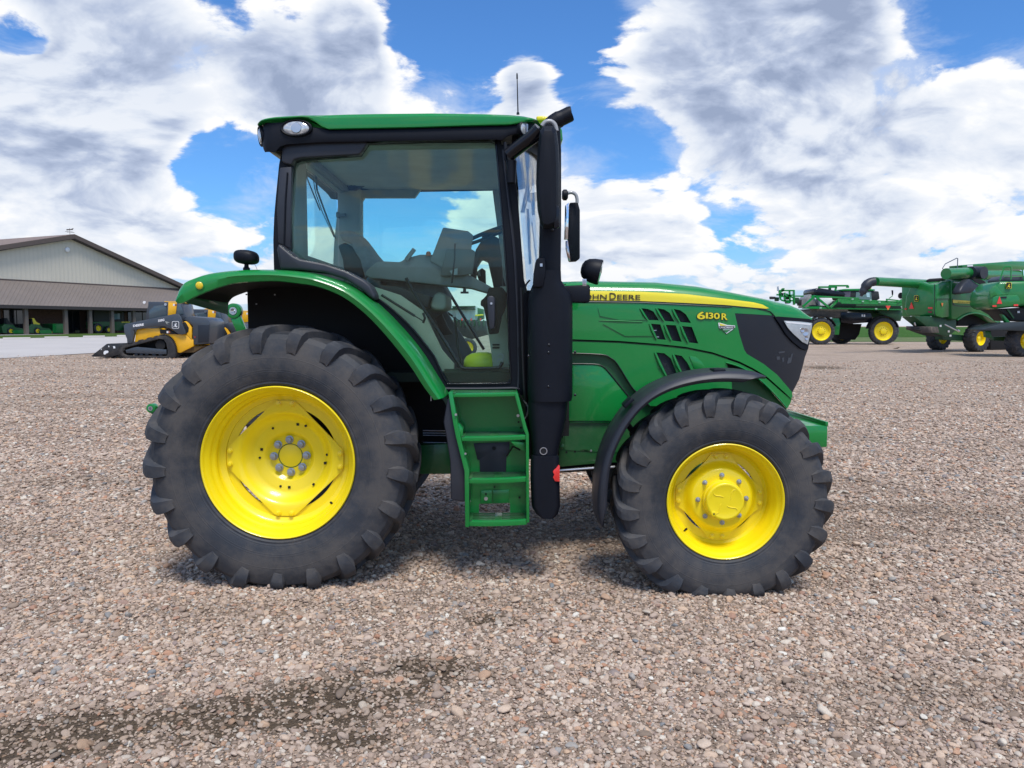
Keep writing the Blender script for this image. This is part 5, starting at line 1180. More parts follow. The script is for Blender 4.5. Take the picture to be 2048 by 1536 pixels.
# yellow thing lying in the cab
c0 = P(966, 733, 5.62)
bag = thing('yellow_pouch', tuple(c0), 'yellow dome shaped pouch with grey ring clip lying on the cab floor', 'pouch')
mb = MB(); rings = []
for z, k in ((0, .98), (.012, 1), (.045, .99), (.075, .86), (.095, .60), (.105, .25)):
    rings.append([c0 + Vector((math.cos(a) * .142 * k, math.sin(a) * .09 * k, z)) for a in [2 * PI * j / 32 for j in range(32)]])
mb.loft(rings, True, True); mb.build('pouch_body', mat('pouch_yellow', (.72, .80, .05), .4), bag, smooth=50)
for x, z in ((1000, 724), (1001, 714)):
    mb = MB(); q = P(x, z, 5.5); mb.lathe(q, (.2, 1, .1), [(.026, -.004), (.026, .004), (.017, .004), (.017, -.004)], 20, close=True); mb.build('ring_clip', mat('grey_clip', (.45, .45, .45), .4), bag)
ORG[0] = TO
# ================================================================ dealership building
def Z(sc, ox, oy):
    """zoom coordinates -> photograph pixels"""
    return lambda pts: [(ox + a / sc, oy + b / sc) for a, b in pts]
AB = R(66); PB = Pl(-46.6, 70, AB); nB = PB.n; uB = PB.u
def siding_mat(name, a, b_, per, axis, bump=.5, width=.5):
    m = bpy.data.materials.new(name); m.use_nodes = True; t = NT(m.node_tree); b = t.n['Principled BSDF']
    pos = t.new('ShaderNodeNewGeometry').outputs['Position']; u = t.v('DOT_PRODUCT', pos, tuple(axis))
    w = t.m('FRACT', t.m('DIVIDE', u, per)); f = t.m('MULTIPLY', t.ss(w, .0, .12), t.ss(w, .5, .38))
    n = t.noise(pos, .5, 6, .6)
    c = t.mix(t.lin(n, .3, .7, 0, .5), a, b_); c = t.mix(t.m('MULTIPLY', f, .14), c, tuple(k * .7 for k in a)); t.put(b.inputs['Base Color'], c); b.inputs['Roughness'].default_value = .55
    bn = t.new('ShaderNodeBump'); bn.inputs['Strength'].default_value = bump; bn.inputs['Distance'].default_value = .05; t.put(bn.inputs['Height'], f); t.l.new(bn.outputs[0], b.inputs['Normal'])
    return m
WSID = siding_mat('wall_siding', lin(212, 204, 186), lin(200, 192, 174), .45, uB, .22); BRN = mat('brown_trim', lin(92, 80, 74), .6, var=.08); RFM = mat('brown_metal_roof', lin(118, 108, 101), .6, var=.07, vscale=.4)
SHING = mat('roof_brown', lin(128, 110, 100), .7, var=.08, vscale=.6); DTRIM = mat('dark_trim', lin(56, 50, 50), .6); POST = mat('post_brown', lin(104, 94, 88), .7, var=.08)
def brick_mat():
    m = bpy.data.materials.new('brick'); m.use_nodes = True; t = NT(m.node_tree); b = t.n['Principled BSDF']
    pos = t.new('ShaderNodeNewGeometry').outputs['Position']; x, y, z = t.xyz(pos); br = t.new('ShaderNodeTexBrick'); t.put(br.inputs[0], t.comb(t.v('DOT_PRODUCT', pos, tuple(uB)), z, 0))
    br.inputs['Color1'].default_value = lin(112, 82, 74) + (1,); br.inputs['Color2'].default_value = lin(92, 66, 60) + (1,); br.inputs['Mortar'].default_value = lin(120, 108, 100) + (1,)
    br.inputs['Scale'].default_value = 4.0; br.inputs['Mortar Size'].default_value = .015; t.l.new(br.outputs[0], b.inputs['Base Color']); b.inputs['Roughness'].default_value = .9; return m
BRK = brick_mat(); WGL = mat('dark_window', (.02, .024, .03), .06, spec=.8)
gb = PB(60, 668); GBZ = gz(gb.x, gb.y)
bld = thing('dealership_building', (gb.x, gb.y, GBZ), 'long low showroom with pale siding gable and brown porch roof across the lot', 'building')
OFW = 4.2
# gable wall with siding
zw = PB(0, 560, OFW).z
wl_ = [PB(-330, 548, OFW), PB(143, 477, OFW), PB(372, 575, OFW), PB(372, 579.5, OFW)]; wl_.append(PB(-330, 540, OFW))
g0 = PB(-330, 0, OFW); g1 = PB(380, 0, OFW); zr_l = PB(-330, 552, OFW).z
mb = MB(); mb.prism([Vector((g0.x, g0.y, GBZ)), Vector((g0.x, g0.y, zr_l)), PB(143, 477, OFW), PB(376, 577, OFW), Vector((g1.x, g1.y, GBZ))], nB * .2); mb.build('gable_wall', WSID, bld)
# main roof: two slopes running back from the gable
ap = PB(149, 470.5, 3.6); rl = PB(-330, 543, 3.6); rr = PB(392, 582, 3.6); bk = nB * 38
for a, b, nm in ((ap, rl, 'roof'), (ap, rr, 'roof')):
    n_ = (b - a).cross(nB).normalized(); n_ = n_ if n_.z > 0 else -n_
    mb = MB(); mb.prism([a, b, b + bk, a + bk], n_ * .12); mb.build(nm, SHING, bld)
    mb = MB(); mb.bar(a - Vector((0, 0, .12)), b - Vector((0, 0, .12)), .10, .42, (0, 0, 1)); mb.build('fascia', BRN, bld)
    q0, q1 = a - Vector((0, 0, .33)), b - Vector((0, 0, .33)); mb = MB(); mb.prism([q0, q1, q1 + nB * .6, q0 + nB * .6], Vector((0, 0, -.06))); mb.build('soffit', DTRIM, bld)
# porch roof with standing seams
e0, e1 = PB(-330, 601, -.4), PB(372, 620.5, -.4); ez = PB(100, 611.5, -.4).z; t0_, t1_ = PB(-330, 0, OFW), PB(372, 0, OFW); tz = PB(180, 569, OFW).z
e0.z = e1.z = ez; t0_.z = t1_.z = tz
mb = MB(); mb.prism([e0, e1, t1_, t0_], Vector((0, 0, -.08))); mb.build('porch_roof', RFM, bld)
mb = MB(); L = (e1 - e0).length
for i in range(int(L / .42)):
    f_ = i * .42 / L; a = e0.lerp(e1, f_); b = t0_.lerp(t1_, min(1, f_ + .0)); mb.bar(a + Vector((0, 0, .005)), b + Vector((0, 0, .005)), .03, .03)
mb.build('standing_seams', RFM, bld)
mb = MB(); mb.bar(e0 - Vector((0, 0, .17)), e1 - Vector((0, 0, .17)), .10, .30); mb.build('porch_fascia', DTRIM, bld)
mb = MB(); mb.bar(t0_ + Vector((0, 0, .04)) - nB * .05, t1_ + Vector((0, 0, .04)) - nB * .05, .08, .12); mb.build('wall_flashing', BRN, bld)
mb = MB(); mb.prism([e0 - Vector((0, 0, .3)), e1 - Vector((0, 0, .3)), t1_ * 1 + Vector((0, 0, ez - .3 - tz)), t0_ * 1 + Vector((0, 0, ez - .3 - tz))], Vector((0, 0, .04))); mb.build('porch_ceiling', DTRIM, bld)
for px in (-26, 52.5, 131.8, 180.7, 224.6, 268, 311, 352):
    b = PB(px, 660); mb = MB(); w = .16; b0 = Vector((b.x, b.y, GBZ)); mb.prism([b0 - uB * w - nB * w, b0 + uB * w - nB * w, b0 + uB * w + nB * w, b0 - uB * w + nB * w], Vector((0, 0, ez - .25 - GBZ))); mb.build('porch_post', POST, bld)
def wallrect(px0, px1, z0, z1, off, thick, nm, mt, par=bld):
    a, b = PB(px0, 650, off), PB(px1, 650, off); mb = MB(); mb.prism([Vector((a.x, a.y, z0)), Vector((b.x, b.y, z0)), Vector((b.x, b.y, z1)), Vector((a.x, a.y, z1))], nB * thick); return mb.build(nm, mt, par)
wallrect(-330, 376, GBZ, ez - .2, OFW - .06, .04, 'brick_wall', BRK)
for a, b, z0, z1, nm in ((-60, 2, .2, 2.6, 'window'), (8, 47, .15, 2.6, 'window'), (132, 160, .05, 2.5, 'entrance_door'), (185, 215, .3, 2.6, 'window'), (220, 250, .3, 2.6, 'window'), (256, 300, .3, 2.6, 'window'), (308, 345, .3, 2.6, 'window')):
    f = wallrect(a, b, GBZ + z0, GBZ + z1, OFW - .12, .06, nm, DTRIM)
    k = 3 if nm == 'window' else 2
    for i in range(k):
        w = (b - a) / k; wallrect(a + w * i + 1, a + w * (i + 1) - 1, GBZ + z0 + .1, GBZ + z1 - .1, OFW - .15, .04, 'window_pane' if nm == 'window' else 'door_pane', WGL, f)
mb = MB(); p = PB(150, 665, OFW / 2); c0 = Vector((p.x, p.y, GBZ)); a, b = PB(-330, 0, -.6), PB(376, 0, -.6); mb.prism([Vector((a.x, a.y, GBZ - .02)), Vector((b.x, b.y, GBZ - .02)), Vector((b.x, b.y, GBZ - .02)) + nB * 5, Vector((a.x, a.y, GBZ - .02)) + nB * 5], Vector((0, 0, .08))); mb.build('porch_floor', CONC, bld)
mb = MB(); p = PB(134, 499.5, OFW - .02); mb.lathe(p, -nB, [(.25, 0), (.25, .12), (.18, .18), (0, .2)], 14); mb.build('wall_lamp', WHT, bld)
# weather vane
p = PB(140, 471, 3.7); vane = thing('weather_vane', tuple(p), 'thin metal weather vane on the ridge of the showroom roof', 'weather vane')
mb = MB(); up = Vector((0, 0, 1)); mb.tube([p, p + up * .75], .025, 6); mb.bar(p + up * .36 - uB * .5, p + up * .36 + uB * .5, .04); mb.bar(p + up * .36 - nB * .4, p + up * .36 + nB * .4, .03); mb.build('mast', POST, vane)
mb = MB(); q = p + up * .62; mb.prism([q - uB * .35, q + uB * .1 + up * .05, q + uB * .45 + up * .2, q + uB * .35 - up * .02, q + uB * .1 - up * .05, q - uB * .35 - up * .14], nB * .03); mb.build('pointer', POST, vane)
# ---------------------------------------------------------------- small machines under the porch
def disc_wheel(c, axis, r, rim, w, parent, nm='wheel', rimmat=None, lugs=0, hub=True):
    """wheel = rim mesh with a tyre child; axis points out of the visible face"""
    c, axis = Vector(c), Vector(axis).normalized(); h = w / 2
    mb = MB(); mb.lathe(c, axis, [(rim, h * .75), (rim * .96, h * .9), (rim * .9, h * .7), (rim * .86, h * .2), (rim * .62, h * .0), (rim * .42, h * .1), (rim * .30, h * .15), (rim * .28, h * .55), (rim * .2, h * .6), (0, h * .6)], 40)
    mb.lathe(c, axis, [(rim, h * .75), (rim, -h * .8), (0, -h * .8)], 40); o = mb.build(nm, rimmat or YEL, parent, smooth=50)
    mb = MB(); mb.lathe(c, axis, [(rim * .99, h * .70), (rim * 1.03, h * .95), (r * .80, h * 1.02), (r * .90, h * .92), (r * .965, h * .70), (r * .975, 0), (r * .965, -h * .7), (r * .9, -h * .92), (rim * 1.03, -h * .95), (rim * .99, -h * .7)], 56, close=True)
    if lugs:
        u = axis.cross(Vector((0, 0, 1))).normalized(); v = u.cross(axis)
        for side in (1, -1):
            for i in range(lugs):
                a0 = 2 * PI * (i + (.5 if side < 0 else 0)) / lugs; rings = []
                for hh, rr_, da in ((-.1, 1.0, 0), (.5, 1.0, .13), (.88, .985, .22), (1.06, .90, .26), (1.04, .80, .27)):
                    ww = PI / lugs * .42
                    rings.append([c + axis * (side * h * hh) + (u * math.cos(a0 + da * 1. + s_) + v * math.sin(a0 + da + s_)) * (r * q_) for s_, q_ in ((-ww * 1.5, rr_ * .93), (-ww, rr_ * 1.0), (ww, rr_ * 1.0), (ww * 1.5, rr_ * .93))])
                mb.loft(rings, True, True)
    mb.build('tyre', RUB, o, smooth=40)
    return o
def PBt(zz, pts, off): return [PB(a, b, off) for a, b in zz(pts)]
z6 = Z(7.06, 0, 590)
def mower(dx, label, seat=True):
    p = PB(dx + 75, 665, 1.2); t = thing('riding_mower', (p.x, p.y, GBZ + .06), label, 'lawn mower', 'riding mowers parked under the porch')
    zz = lambda pts: [(a / 7.06 + dx, 590 + b / 7.06) for a, b in pts]; pr3 = lambda pts, o0, d, nm, mt, par=t: MB().prism(PBt(zz, pts, o0), nB * d).build(nm, mt, par)
    pr3([(400, 450), (440, 410), (560, 420), (600, 460), (690, 470), (740, 500), (740, 530), (640, 545), (420, 535)], 1.0, .8, 'mower_body', GREEN2)
    pr3([(560, 500), (700, 490), (735, 515), (730, 545), (570, 545)], .8, 1.2, 'mower_deck', GREEN)
    pr3([(440, 330), (480, 325), (512, 380), (565, 405), (560, 425), (450, 420)], 1.15, .5, 'seat', YELD if seat else DKI)
    pr3([(430, 340), (455, 330), (470, 410), (440, 415)], 1.1, .6, 'seat_back', BLK)
    pr3([(550, 465), (620, 465), (690, 475), (690, 490), (560, 480)], 1.05, .7, 'front_hood', GREEN)
    mb = MB(); a = PBt(zz, [(600, 470)], 1.3)[0]; mb.tube([a, a + Vector((0, 0, .5)) - uB * .1], .02, 6); mb.build('steering_lever', BLK, t)
    for wx, wy, r_, o_ in ((525, 510, .32, 1.0), (720, 530, .17, 1.0), (525, 510, .32, 2.0)):
        c = PBt(zz, [(wx, wy)], o_)[0]; c.z = GBZ + .06 + r_; disc_wheel(c, -nB, r_, r_ * .62, .22, t)
    return t
mower(0, 'green riding mower with bright yellow seat parked under the porch'); mower(-53.5, 'dark green riding mower cut off by the left edge of the photo', False)
p = PB(110, 665, 1.5); cart = thing('utility_cart', (p.x, p.y, GBZ + .06), 'bright green box cart standing beside the mower under the porch', 'cart')
for pts, o0, d, nm, mt in (([(745, 412), (915, 412), (915, 535), (745, 535)], .9, .08, 'front_panel', GREEN), ([(745, 412), (915, 412), (915, 535), (745, 535)], 1.0, 1.6, 'cart_bed', GREEN2), ([(740, 405), (920, 405), (920, 415), (740, 415)], .86, 1.8, 'rim_rail', GREEN)):
    MB().prism(PBt(z6, pts, o0), nB * d).build(nm, mt, cart)
c = PB(118, 664, 1.9); c.z = GBZ + .26; disc_wheel(c, -nB, .2, .11, .15, cart)
p = PB(215, 665, 1.6); util = thing('compact_tractor', (p.x, p.y, GBZ + .06), 'dark compact tractor with yellow stripe half hidden behind porch posts', 'tractor')
for pts, o0, d, nm, mt in (([(1310, 380), (1500, 370), (1700, 375), (1880, 385), (1900, 420), (1890, 500), (1500, 500), (1310, 470)], 1.5, 1.0, 'engine_hood', GREEN2), ([(1330, 215), (1720, 215), (1740, 240), (1735, 375), (1320, 375)], 1.4, 1.2, 'cab', DKI), ([(1715, 378), (1835, 376), (1835, 388), (1715, 392)], 1.47, .03, 'hood_stripe', YELD), ([(1600, 265), (1690, 262), (1695, 340), (1610, 345)], 1.37, .03, 'cab_glass', mat('pale_glass', lin(110, 135, 145), .1))):
    MB().prism(PBt(z6, pts, o0), nB * d).build(nm, mt, util)
for wx, r_ in ((1380, .55), (1528, .40), (1800, .40)):
    c = PBt(z6, [(wx, 480)], 1.2)[0]; c.z = GBZ + .06 + r_; disc_wheel(c, -nB, r_, r_ * .55, .3, util)
# ---------------------------------------------------------------- wheel stops
for i, (a, b, lab) in enumerate((((5.7, 679.3), (61, 678.6), 'concrete wheel stop nearest the left edge of the lot'), ((89, 677.2), (137, 676.6), 'second concrete wheel stop from the left along the lawn'), ((166, 675.3), (210, 674.8), 'third concrete wheel stop, right of the middle porch posts'), ((234, 673.8), (275, 673.4), 'concrete wheel stop partly hidden by the yellow loader arm'))):
    p, q = GP(*a), GP(*b); p.z = gz(p.x, p.y) + .02; q.z = gz(q.x, q.y) + .02; c = (p + q) / 2; ORG[0] = c
    dd = (q - p).normalized(); nn = Vector((-dd.y, dd.x, 0)); mb = MB(); rings = [[p_ + nn * u + Vector((0, 0, v)) for u, v in ((-.12, 0), (-.08, .14), (.08, .14), (.12, 0))] for p_ in (p, q)]; mb.loft(rings, True, True)
    o = mb.build('wheel_stop', CONC, None, bevel=.015); tag(o, lab, 'wheel stop', 'concrete wheel stops along the lawn')
# ================================================================ track loaders
YL = GP(300, 717).y; LB = P(300, 717, YL); LZ = gz(LB.x, YL)
SLATE = mat('slate_grey_paint', (.042, .052, .066), .42, coat=.3, var=.06); LYEL = mat('construction_yellow', (.86, .44, .006), .42, coat=.3, var=.05, dust=.1); TRK = mat('track_rubber', (.022, .022, .024), .75, dust=.35, bump=.3, bscale=20)
z5 = Z(6.4, 180, 590)
ldr = thing('track_loader', (LB.x, YL, LZ), 'yellow compact track loader with black bucket, nearest of the row behind the rear tyre', 'track loader', 'track loaders parked in a row')
def lp(pts, y0, d, nm, mt, par=None, bevel=.01, hole=None):
    q = [P(a, b, YL) + Vector((0, y0, 0)) for a, b in z5(pts)]
    mb = MB()
    if hole: mb.sheet([(v.x, v.z) for v in q], [[(v.x, v.z) for v in [P(a, b, YL) for a, b in z5(hole)]]], lambda x, z: YL + y0, d)
    else: mb.prism(q, (0, d, 0))
    return mb.build(nm, mt, par or ldr, bevel=bevel)
TO_ = [(372, 715), (380, 672), (420, 645), (880, 525), (960, 520), (1040, 560), (1085, 650), (1098, 740), (1080, 800), (1000, 815), (450, 806), (400, 785)]; TI_ = [(415, 720), (425, 690), (450, 675), (880, 562), (940, 570), (975, 620), (995, 720), (990, 770), (970, 782), (470, 775), (430, 760)]
for y0 in (0, 1.48):
    tk = lp(TO_, y0, .42, 'track', TRK, hole=TI_)
    mb = MB(); ring = [P(a, b, YL) + Vector((0, y0, 0)) for a, b in smooth_path(z5(TO_ + [TO_[0]]), 5)]
    for i in range(0, len(ring) - 1):
        p, q = ring[i], ring[i + 1]; d_ = (q - p); n_ = Vector((d_.z, 0, -d_.x)).normalized(); c_ = (p + q) / 2
        if n_.dot(c_ - P(*z5([(740, 690)])[0], YL)) < 0: n_ = -n_
        mb.prism([p + d_ * .2 - n_ * .01, p + d_ * .75 - n_ * .01, p + d_ * .7 + n_ * .035, p + d_ * .25 + n_ * .035], (0, .42, 0))
    mb.build('track_cleats', TRK, tk)
lp([(448, 705), (560, 670), (600, 665), (970, 700), (975, 755), (940, 760), (460, 742)], .03, .36, 'undercarriage', SLATE)
for i, (x, y) in enumerate(((590, 768), (655, 772), (725, 768), (820, 776), (905, 776))):
    c = P(*z5([(x, y)])[0], YL + .05); mb = MB(); mb.cyl(c, c + Vector((0, .3, 0)), .075, 18); mb.build('track_roller', BLKG, ldr, bevel=.008)
c = P(*z5([(900, 640)])[0], YL + .1); mb = MB(); mb.cyl(c, c + Vector((0, .25, 0)), .20, 20); mb.build('drive_sprocket', DARK, ldr)
bd_ = lp([(575, 470), (595, 430), (865, 425), (883, 445), (888, 490), (1160, 505), (1215, 500), (1290, 570), (1310, 575), (1310, 655), (1140, 742), (1105, 735), (1080, 640), (1040, 558), (960, 516), (880, 520), (555, 608)], .10, 1.70, 'body', LYEL)
lp([(1140, 742), (1310, 655), (1430, 652), (1300, 738)], .2, 1.5, 'belly_plate', mat('dusty_brown_plate', (.10, .06, .02), .8), bevel=.004)
lp([(560, 500), (700, 490), (1000, 520), (960, 640), (860, 700), (560, 660)], .45, 1.0, 'chassis', DARK)
lp([(1170, 345), (1215, 335), (1250, 360), (1290, 420), (1290, 570), (1230, 510), (1185, 420)], .08, .1, 'rear_pillar', LYEL)
lp([(1180, 340), (1215, 350), (1255, 420), (1250, 470), (1215, 500), (1190, 440)], .06, .1, 'arm_recess', DARK)
for y0 in (-.03, 1.72):
    a_ = lp([(435, 392), (460, 370), (1100, 240), (1125, 240), (1150, 280), (1165, 320), (1225, 470), (1225, 498), (1180, 508), (1130, 498), (1050, 440), (960, 405), (890, 398), (800, 405), (560, 450), (572, 475), (548, 590), (552, 612), (480, 615), (475, 560), (440, 480)], y0, .16, 'lift_arm', SLATE, bevel=.02)
    if y0 < 0: arm = a_
lp([(885, 445), (1000, 440), (1090, 480), (1130, 505), (890, 492)], .05, .08, 'arm_guard', DARK)
cb = lp([(675, 80), (1080, 85), (1125, 130), (1165, 290), (1150, 330), (640, 335), (655, 210), (675, 130)], .45, 1.0, 'cab', SLATE, bevel=.03)
lp([(690, 200), (760, 135), (905, 125), (915, 150), (915, 270), (690, 310)], .43, .03, 'side_window', mat('loader_glass', (.07, .10, .12), .08), cb)
lp([(943, 88), (1052, 92), (1050, 150), (1035, 260), (935, 272)], .42, .05, 'cab_pillar', LYEL, cb); lp([(1060, 110), (1100, 115), (1140, 240), (1048, 262)], .43, .03, 'rear_side_window', MT.get('lg', mat('loader_glass', (.07, .10, .12), .08)), cb)
lp([(880, 74), (1100, 78), (1115, 96), (880, 92)], .5, .9, 'cab_roof', LYEL, cb)
mb = MB(); c = P(*z5([(699, 95)])[0], YL + .44); mb.cyl(c, c + Vector((0, -.04, 0)), .055, 16); mb.build('work_light', WHT, cb)
for a, b in ((968, 121),): mb = MB(); c = P(*z5([(a, b)])[0], YL + .42); mb.cyl(c, c + Vector((0, -.02, 0)), .055, 14); mb.build('marker_lamp', SILV, cb)
for x, y, par in ((1005, 108, cb), (975, 460, ldr)):
    Yo = .415 if y < 200 else .04
    lp([(x, y), (x + 22, y), (x + 22, y + 28), (x, y + 28)], Yo, .006, 'warning_label', WHT, par, 0); lp([(x + 23, y), (x + 45, y), (x + 45, y + 28), (x + 23, y + 28)], Yo, .006, 'warning_label', mat('rust_label', (.35, .10, .04), .5), par, 0)
hd = lp([(1180, 310), (1255, 270), (1470, 290), (1515, 340), (1520, 380), (1512, 622), (1312, 640), (1296, 570), (1296, 390), (1225, 345)], .12, 1.66, 'engine_hood', SLATE, bevel=.04)
c0 = P(*z5([(1512, 500)])[0], YL + .12)
mb = MB()
for i in range(9): mb.box((c0.x - .0, YL + .35, LZ + .55 + i * .08), (c0.x + .03, YL + 1.5, LZ + .59 + i * .08))
mb.build('rear_grille', DARK, hd)
gr_ = lp([(1368, 385), (1515, 382), (1505, 605), (1368, 610)], .10, .03, 'side_grille', mat('grille_mesh', (.012, .016, .024), .4, bump=.8, bscale=60), hd)
lp([(1322, 528), (1340, 528), (1340, 552), (1322, 552)], .09, .01, 'red_sticker', mat('dim_red', (.25, .03, .04), .5), hd, 0)
lp([(1225, 278), (1290, 272), (1285, 300), (1240, 305)], .3, .4, 'hood_sheet', WHT, hd, 0)
bk_ = lp([(10, 782), (210, 625), (232, 622), (440, 618), (445, 700), (375, 765), (240, 796), (20, 788)], .02, .04, 'bucket', mat('bucket_black', (.016, .017, .020), .45, dust=.25), bevel=.008)
lp([(210, 625), (232, 622), (445, 618), (450, 640), (300, 680), (250, 790), (30, 792), (10, 782), (235, 776), (240, 690)], .06, 1.85, 'bucket_shell', MT['bucket_black'], bk_); lp([(10, 782), (210, 625), (232, 622), (440, 618), (445, 700), (375, 765), (240, 796), (20, 788)], 1.88, .04, 'bucket_side', MT['bucket_black'], bk_)
for pts in ([(170, 745), (175, 722), (195, 712), (225, 712), (235, 725), (228, 742), (205, 748), (195, 762), (175, 762)], [(230, 650), (240, 648), (246, 665), (236, 670)], [(292, 655), (318, 655), (322, 682), (300, 686)], [(134, 700), (146, 685), (152, 690), (140, 706)]): lp(pts, .012, .006, 'bucket_decal', WHT, bk_, 0)
lp([(375, 632), (432, 628), (440, 650), (375, 655)], .3, 1.2, 'coupler', LYEL)
PL_ = lambda a, b, o_=0.: P(a, b, YL - .03 + 0) + Vector((0, o_, 0))
def ltext(s, za, zb_, zc_, zd, nm):
    (a, b), (c, d), (e, f) = z5([(za, zb_), (zc_, zd), (za, zb_ - 30)]); p, q = P(a, b, YL - .034), P(c, d, YL - .034); lettering(s, p, q - p, (0, 0, 1), (q - p).length, P(e, f, YL).z - P(a, b, YL).z, nm, WHT, arm, .045, .004)
ltext('DEERE', 552, 411, 690, 392, 'maker_lettering'); ltext('333G', 872, 346, 952, 332, 'model_number')
lp([(965, 335), (1030, 350), (985, 360), (1010, 375), (985, 372)], -.036, .004, 'dealer_badge', mat('pale_badge', (.3, .32, .3), .5), arm, 0)
emblem(PL_, *z5([(1095, 383)])[0], 14.2, 14.8, 'emblem', arm, WHT, SLATE, WHT)
for k in (1, 2, 3, 4):
    c_ = copy_tree(ldr); c_.location = (LB.x + .66 * k, YL + 2.45 * k, gz(LB.x, YL + 2.45 * k) - .22 - .06 * k)
    c_['label'] = ['', 'second yellow track loader of the row, its grey arm end with deer badge showing', 'third yellow track loader of the row, peeping out under the fender', 'fourth yellow track loader of the row behind the green lift link', 'farthest yellow track loader of the row, hidden but for its cab edge'][k]
# ================================================================ sprayer
z7 = Z(7.314, 1540, 560); YSP = 56.5; spb = P(1700, 687, YSP); SPZ = gz(spb.x, YSP) - .02
spr = thing('crop_sprayer', (spb.x, YSP, SPZ), 'green self propelled sprayer with folded boom and big yellow wheels behind the hood', 'sprayer')
def sp(pts, y0, d, nm, mt, par=None, bevel=.02): return MB().prism([P(a, b, YSP) + Vector((0, y0, 0)) for a, b in z7(pts)], (0, d, 0)).build(nm, mt, par or spr, bevel=bevel)
def sbar(a, b, y0, w, nm, mt=GREEN, par=None):
    p, q = [P(u, v, YSP) + Vector((0, y0, 0)) for u, v in z7([a, b])]; return MB().bar(p, q, w, w, (0, 1, 0)).build(nm, mt, par or spr)
for zx, zy, y0 in ((755, 742, .0), (1665, 745, .0), (1310, 742, 2.9), (1985, 745, 2.9), (520, 742, 2.9)):
    c = P(*z7([(zx, zy)])[0], YSP) + Vector((0, y0 + .2, 0)); c.z = SPZ + 1.0; disc_wheel(c, (0, -1, 0), 1.0, .70, .42, spr, lugs=26)
    if y0 == 0:
        mb = MB()
        for i in range(12): a = 2 * PI * i / 12; q = c + Vector((math.cos(a) * .27, -.13, math.sin(a) * .27)); mb.cyl(q, q + Vector((0, -.03, 0)), .025, 6)
        mb.build('wheel_nuts', DARK, spr)
GS = mat('stainless_tank', lin(150, 148, 140), .4, metal=.3, dust=.3, var=.15); DG = mat('deep_green', (.008, .07, .025), .5, dust=.1)
sp([(640, 420), (1180, 420), (1160, 470), (1080, 545), (930, 550), (760, 520), (640, 540), (600, 500)], .3, 2.4, 'product_tank', mat('dusty_dark_tank', (.06, .058, .052), .6, dust=.5))
sp([(780, 270), (965, 280), (960, 320), (860, 400), (780, 400)], .6, 1.8, 'rinse_tank', WHT); sp([(600, 260), (660, 200), (720, 260), (740, 400), (590, 400)], .8, 1.6, 'tank_end', GS)
sp([(680, 160), (700, 125), (760, 110), (900, 130), (1120, 170), (1160, 200), (1130, 245), (760, 240), (690, 215)], .5, 2.2, 'hose_bundle', BLKG, bevel=.1)
sp([(480, 398), (1960, 425), (1960, 445), (480, 420)], -.1, .3, 'main_frame', GREEN); sp([(640, 400), (1960, 440), (1960, 520), (1900, 600), (1650, 560), (1500, 470), (1100, 440)], 1.2, 1.2, 'frame_box', DG)
cb = sp([(1110, 150), (1560, 150), (1660, 160), (1675, 270), (1640, 290), (1130, 285), (1100, 200)], .7, 1.9, 'cab', DKI, bevel=.05)
sp([(1090, 140), (1130, 125), (1430, 118), (1590, 130), (1600, 150), (1100, 152)], .6, 2.1, 'cab_roof', GREEN, cb, .03)
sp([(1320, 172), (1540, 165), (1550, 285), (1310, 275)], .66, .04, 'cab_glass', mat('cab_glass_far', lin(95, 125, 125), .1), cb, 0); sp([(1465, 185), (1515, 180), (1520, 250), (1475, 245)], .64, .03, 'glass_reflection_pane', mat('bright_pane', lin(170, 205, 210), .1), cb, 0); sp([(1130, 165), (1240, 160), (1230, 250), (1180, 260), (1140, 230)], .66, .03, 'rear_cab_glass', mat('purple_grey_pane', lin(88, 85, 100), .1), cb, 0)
sp([(1520, 108), (1570, 108), (1570, 122), (1520, 122)], .9, .3, 'beacon', YELD, cb)
for a, b, y0, w in (((755, 98), (1025, 98), .6, .12), ((760, 95), (765, 120), .6, .10), ((1020, 98), (1000, 160), .6, .12), ((930, 76), (1212, 76), .8, .12), ((938, 76), (940, 150), .8, .16), ((1205, 76), (1205, 108), .8, .16),
                    ((470, 390), (650, 232), -.1, .14), ((650, 236), (850, 400), -.1, .14), ((600, 236), (1300, 270), .0, .12), ((400, 232), (520, 234), .4, .10), ((860, 400), (980, 290), -.3, .14)):
    sbar(a, b, y0, w, 'frame_tube', GREEN)
for i, (a, b) in enumerate((((960, 290), (1900, 330)), ((950, 312), (1950, 360)), ((975, 335), (1650, 352)), ((1000, 300), (1960, 345)), ((1200, 372), (1960, 372)), ((480, 402), (700, 400)), ((1650, 285), (1960, 318)), ((1640, 300), (1700, 350)), ((1790, 330), (1850, 290)))):
    sbar(a, b, -.5 - .12 * (i % 3), .13 if i < 3 else .09, 'boom_tube', GREEN)
mb = MB()
for i in range(26):
    a, b = z7([(1000 + i * 36, 296 + i * 1.6), (1018 + i * 36, 345 + i * 1.0)]); mb.bar(P(*a, YSP) + Vector((0, -.6, 0)), P(*b, YSP) + Vector((0, -.6, 0)), .045)
mb.build('boom_lattice', DG, spr)
for i, (x, y) in enumerate(((1390, 298), (1130, 285), (1280, 318), (1520, 330), (1470, 425), (670, 412), (1840, 395), (1880, 325))):
    sp([(x - 14, y - 9), (x + 14, y - 9), (x + 14, y + 9), (x - 14, y + 9)], -.9, .1, 'boom_fitting', mat('pale_green_fitting', lin(150, 185, 165), .4), bevel=0)
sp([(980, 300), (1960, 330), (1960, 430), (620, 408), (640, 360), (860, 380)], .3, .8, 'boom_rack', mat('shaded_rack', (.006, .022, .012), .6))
rk = sp([(375, 140), (396, 140), (400, 360), (378, 360)], .4, .25, 'rack_post', GREEN)
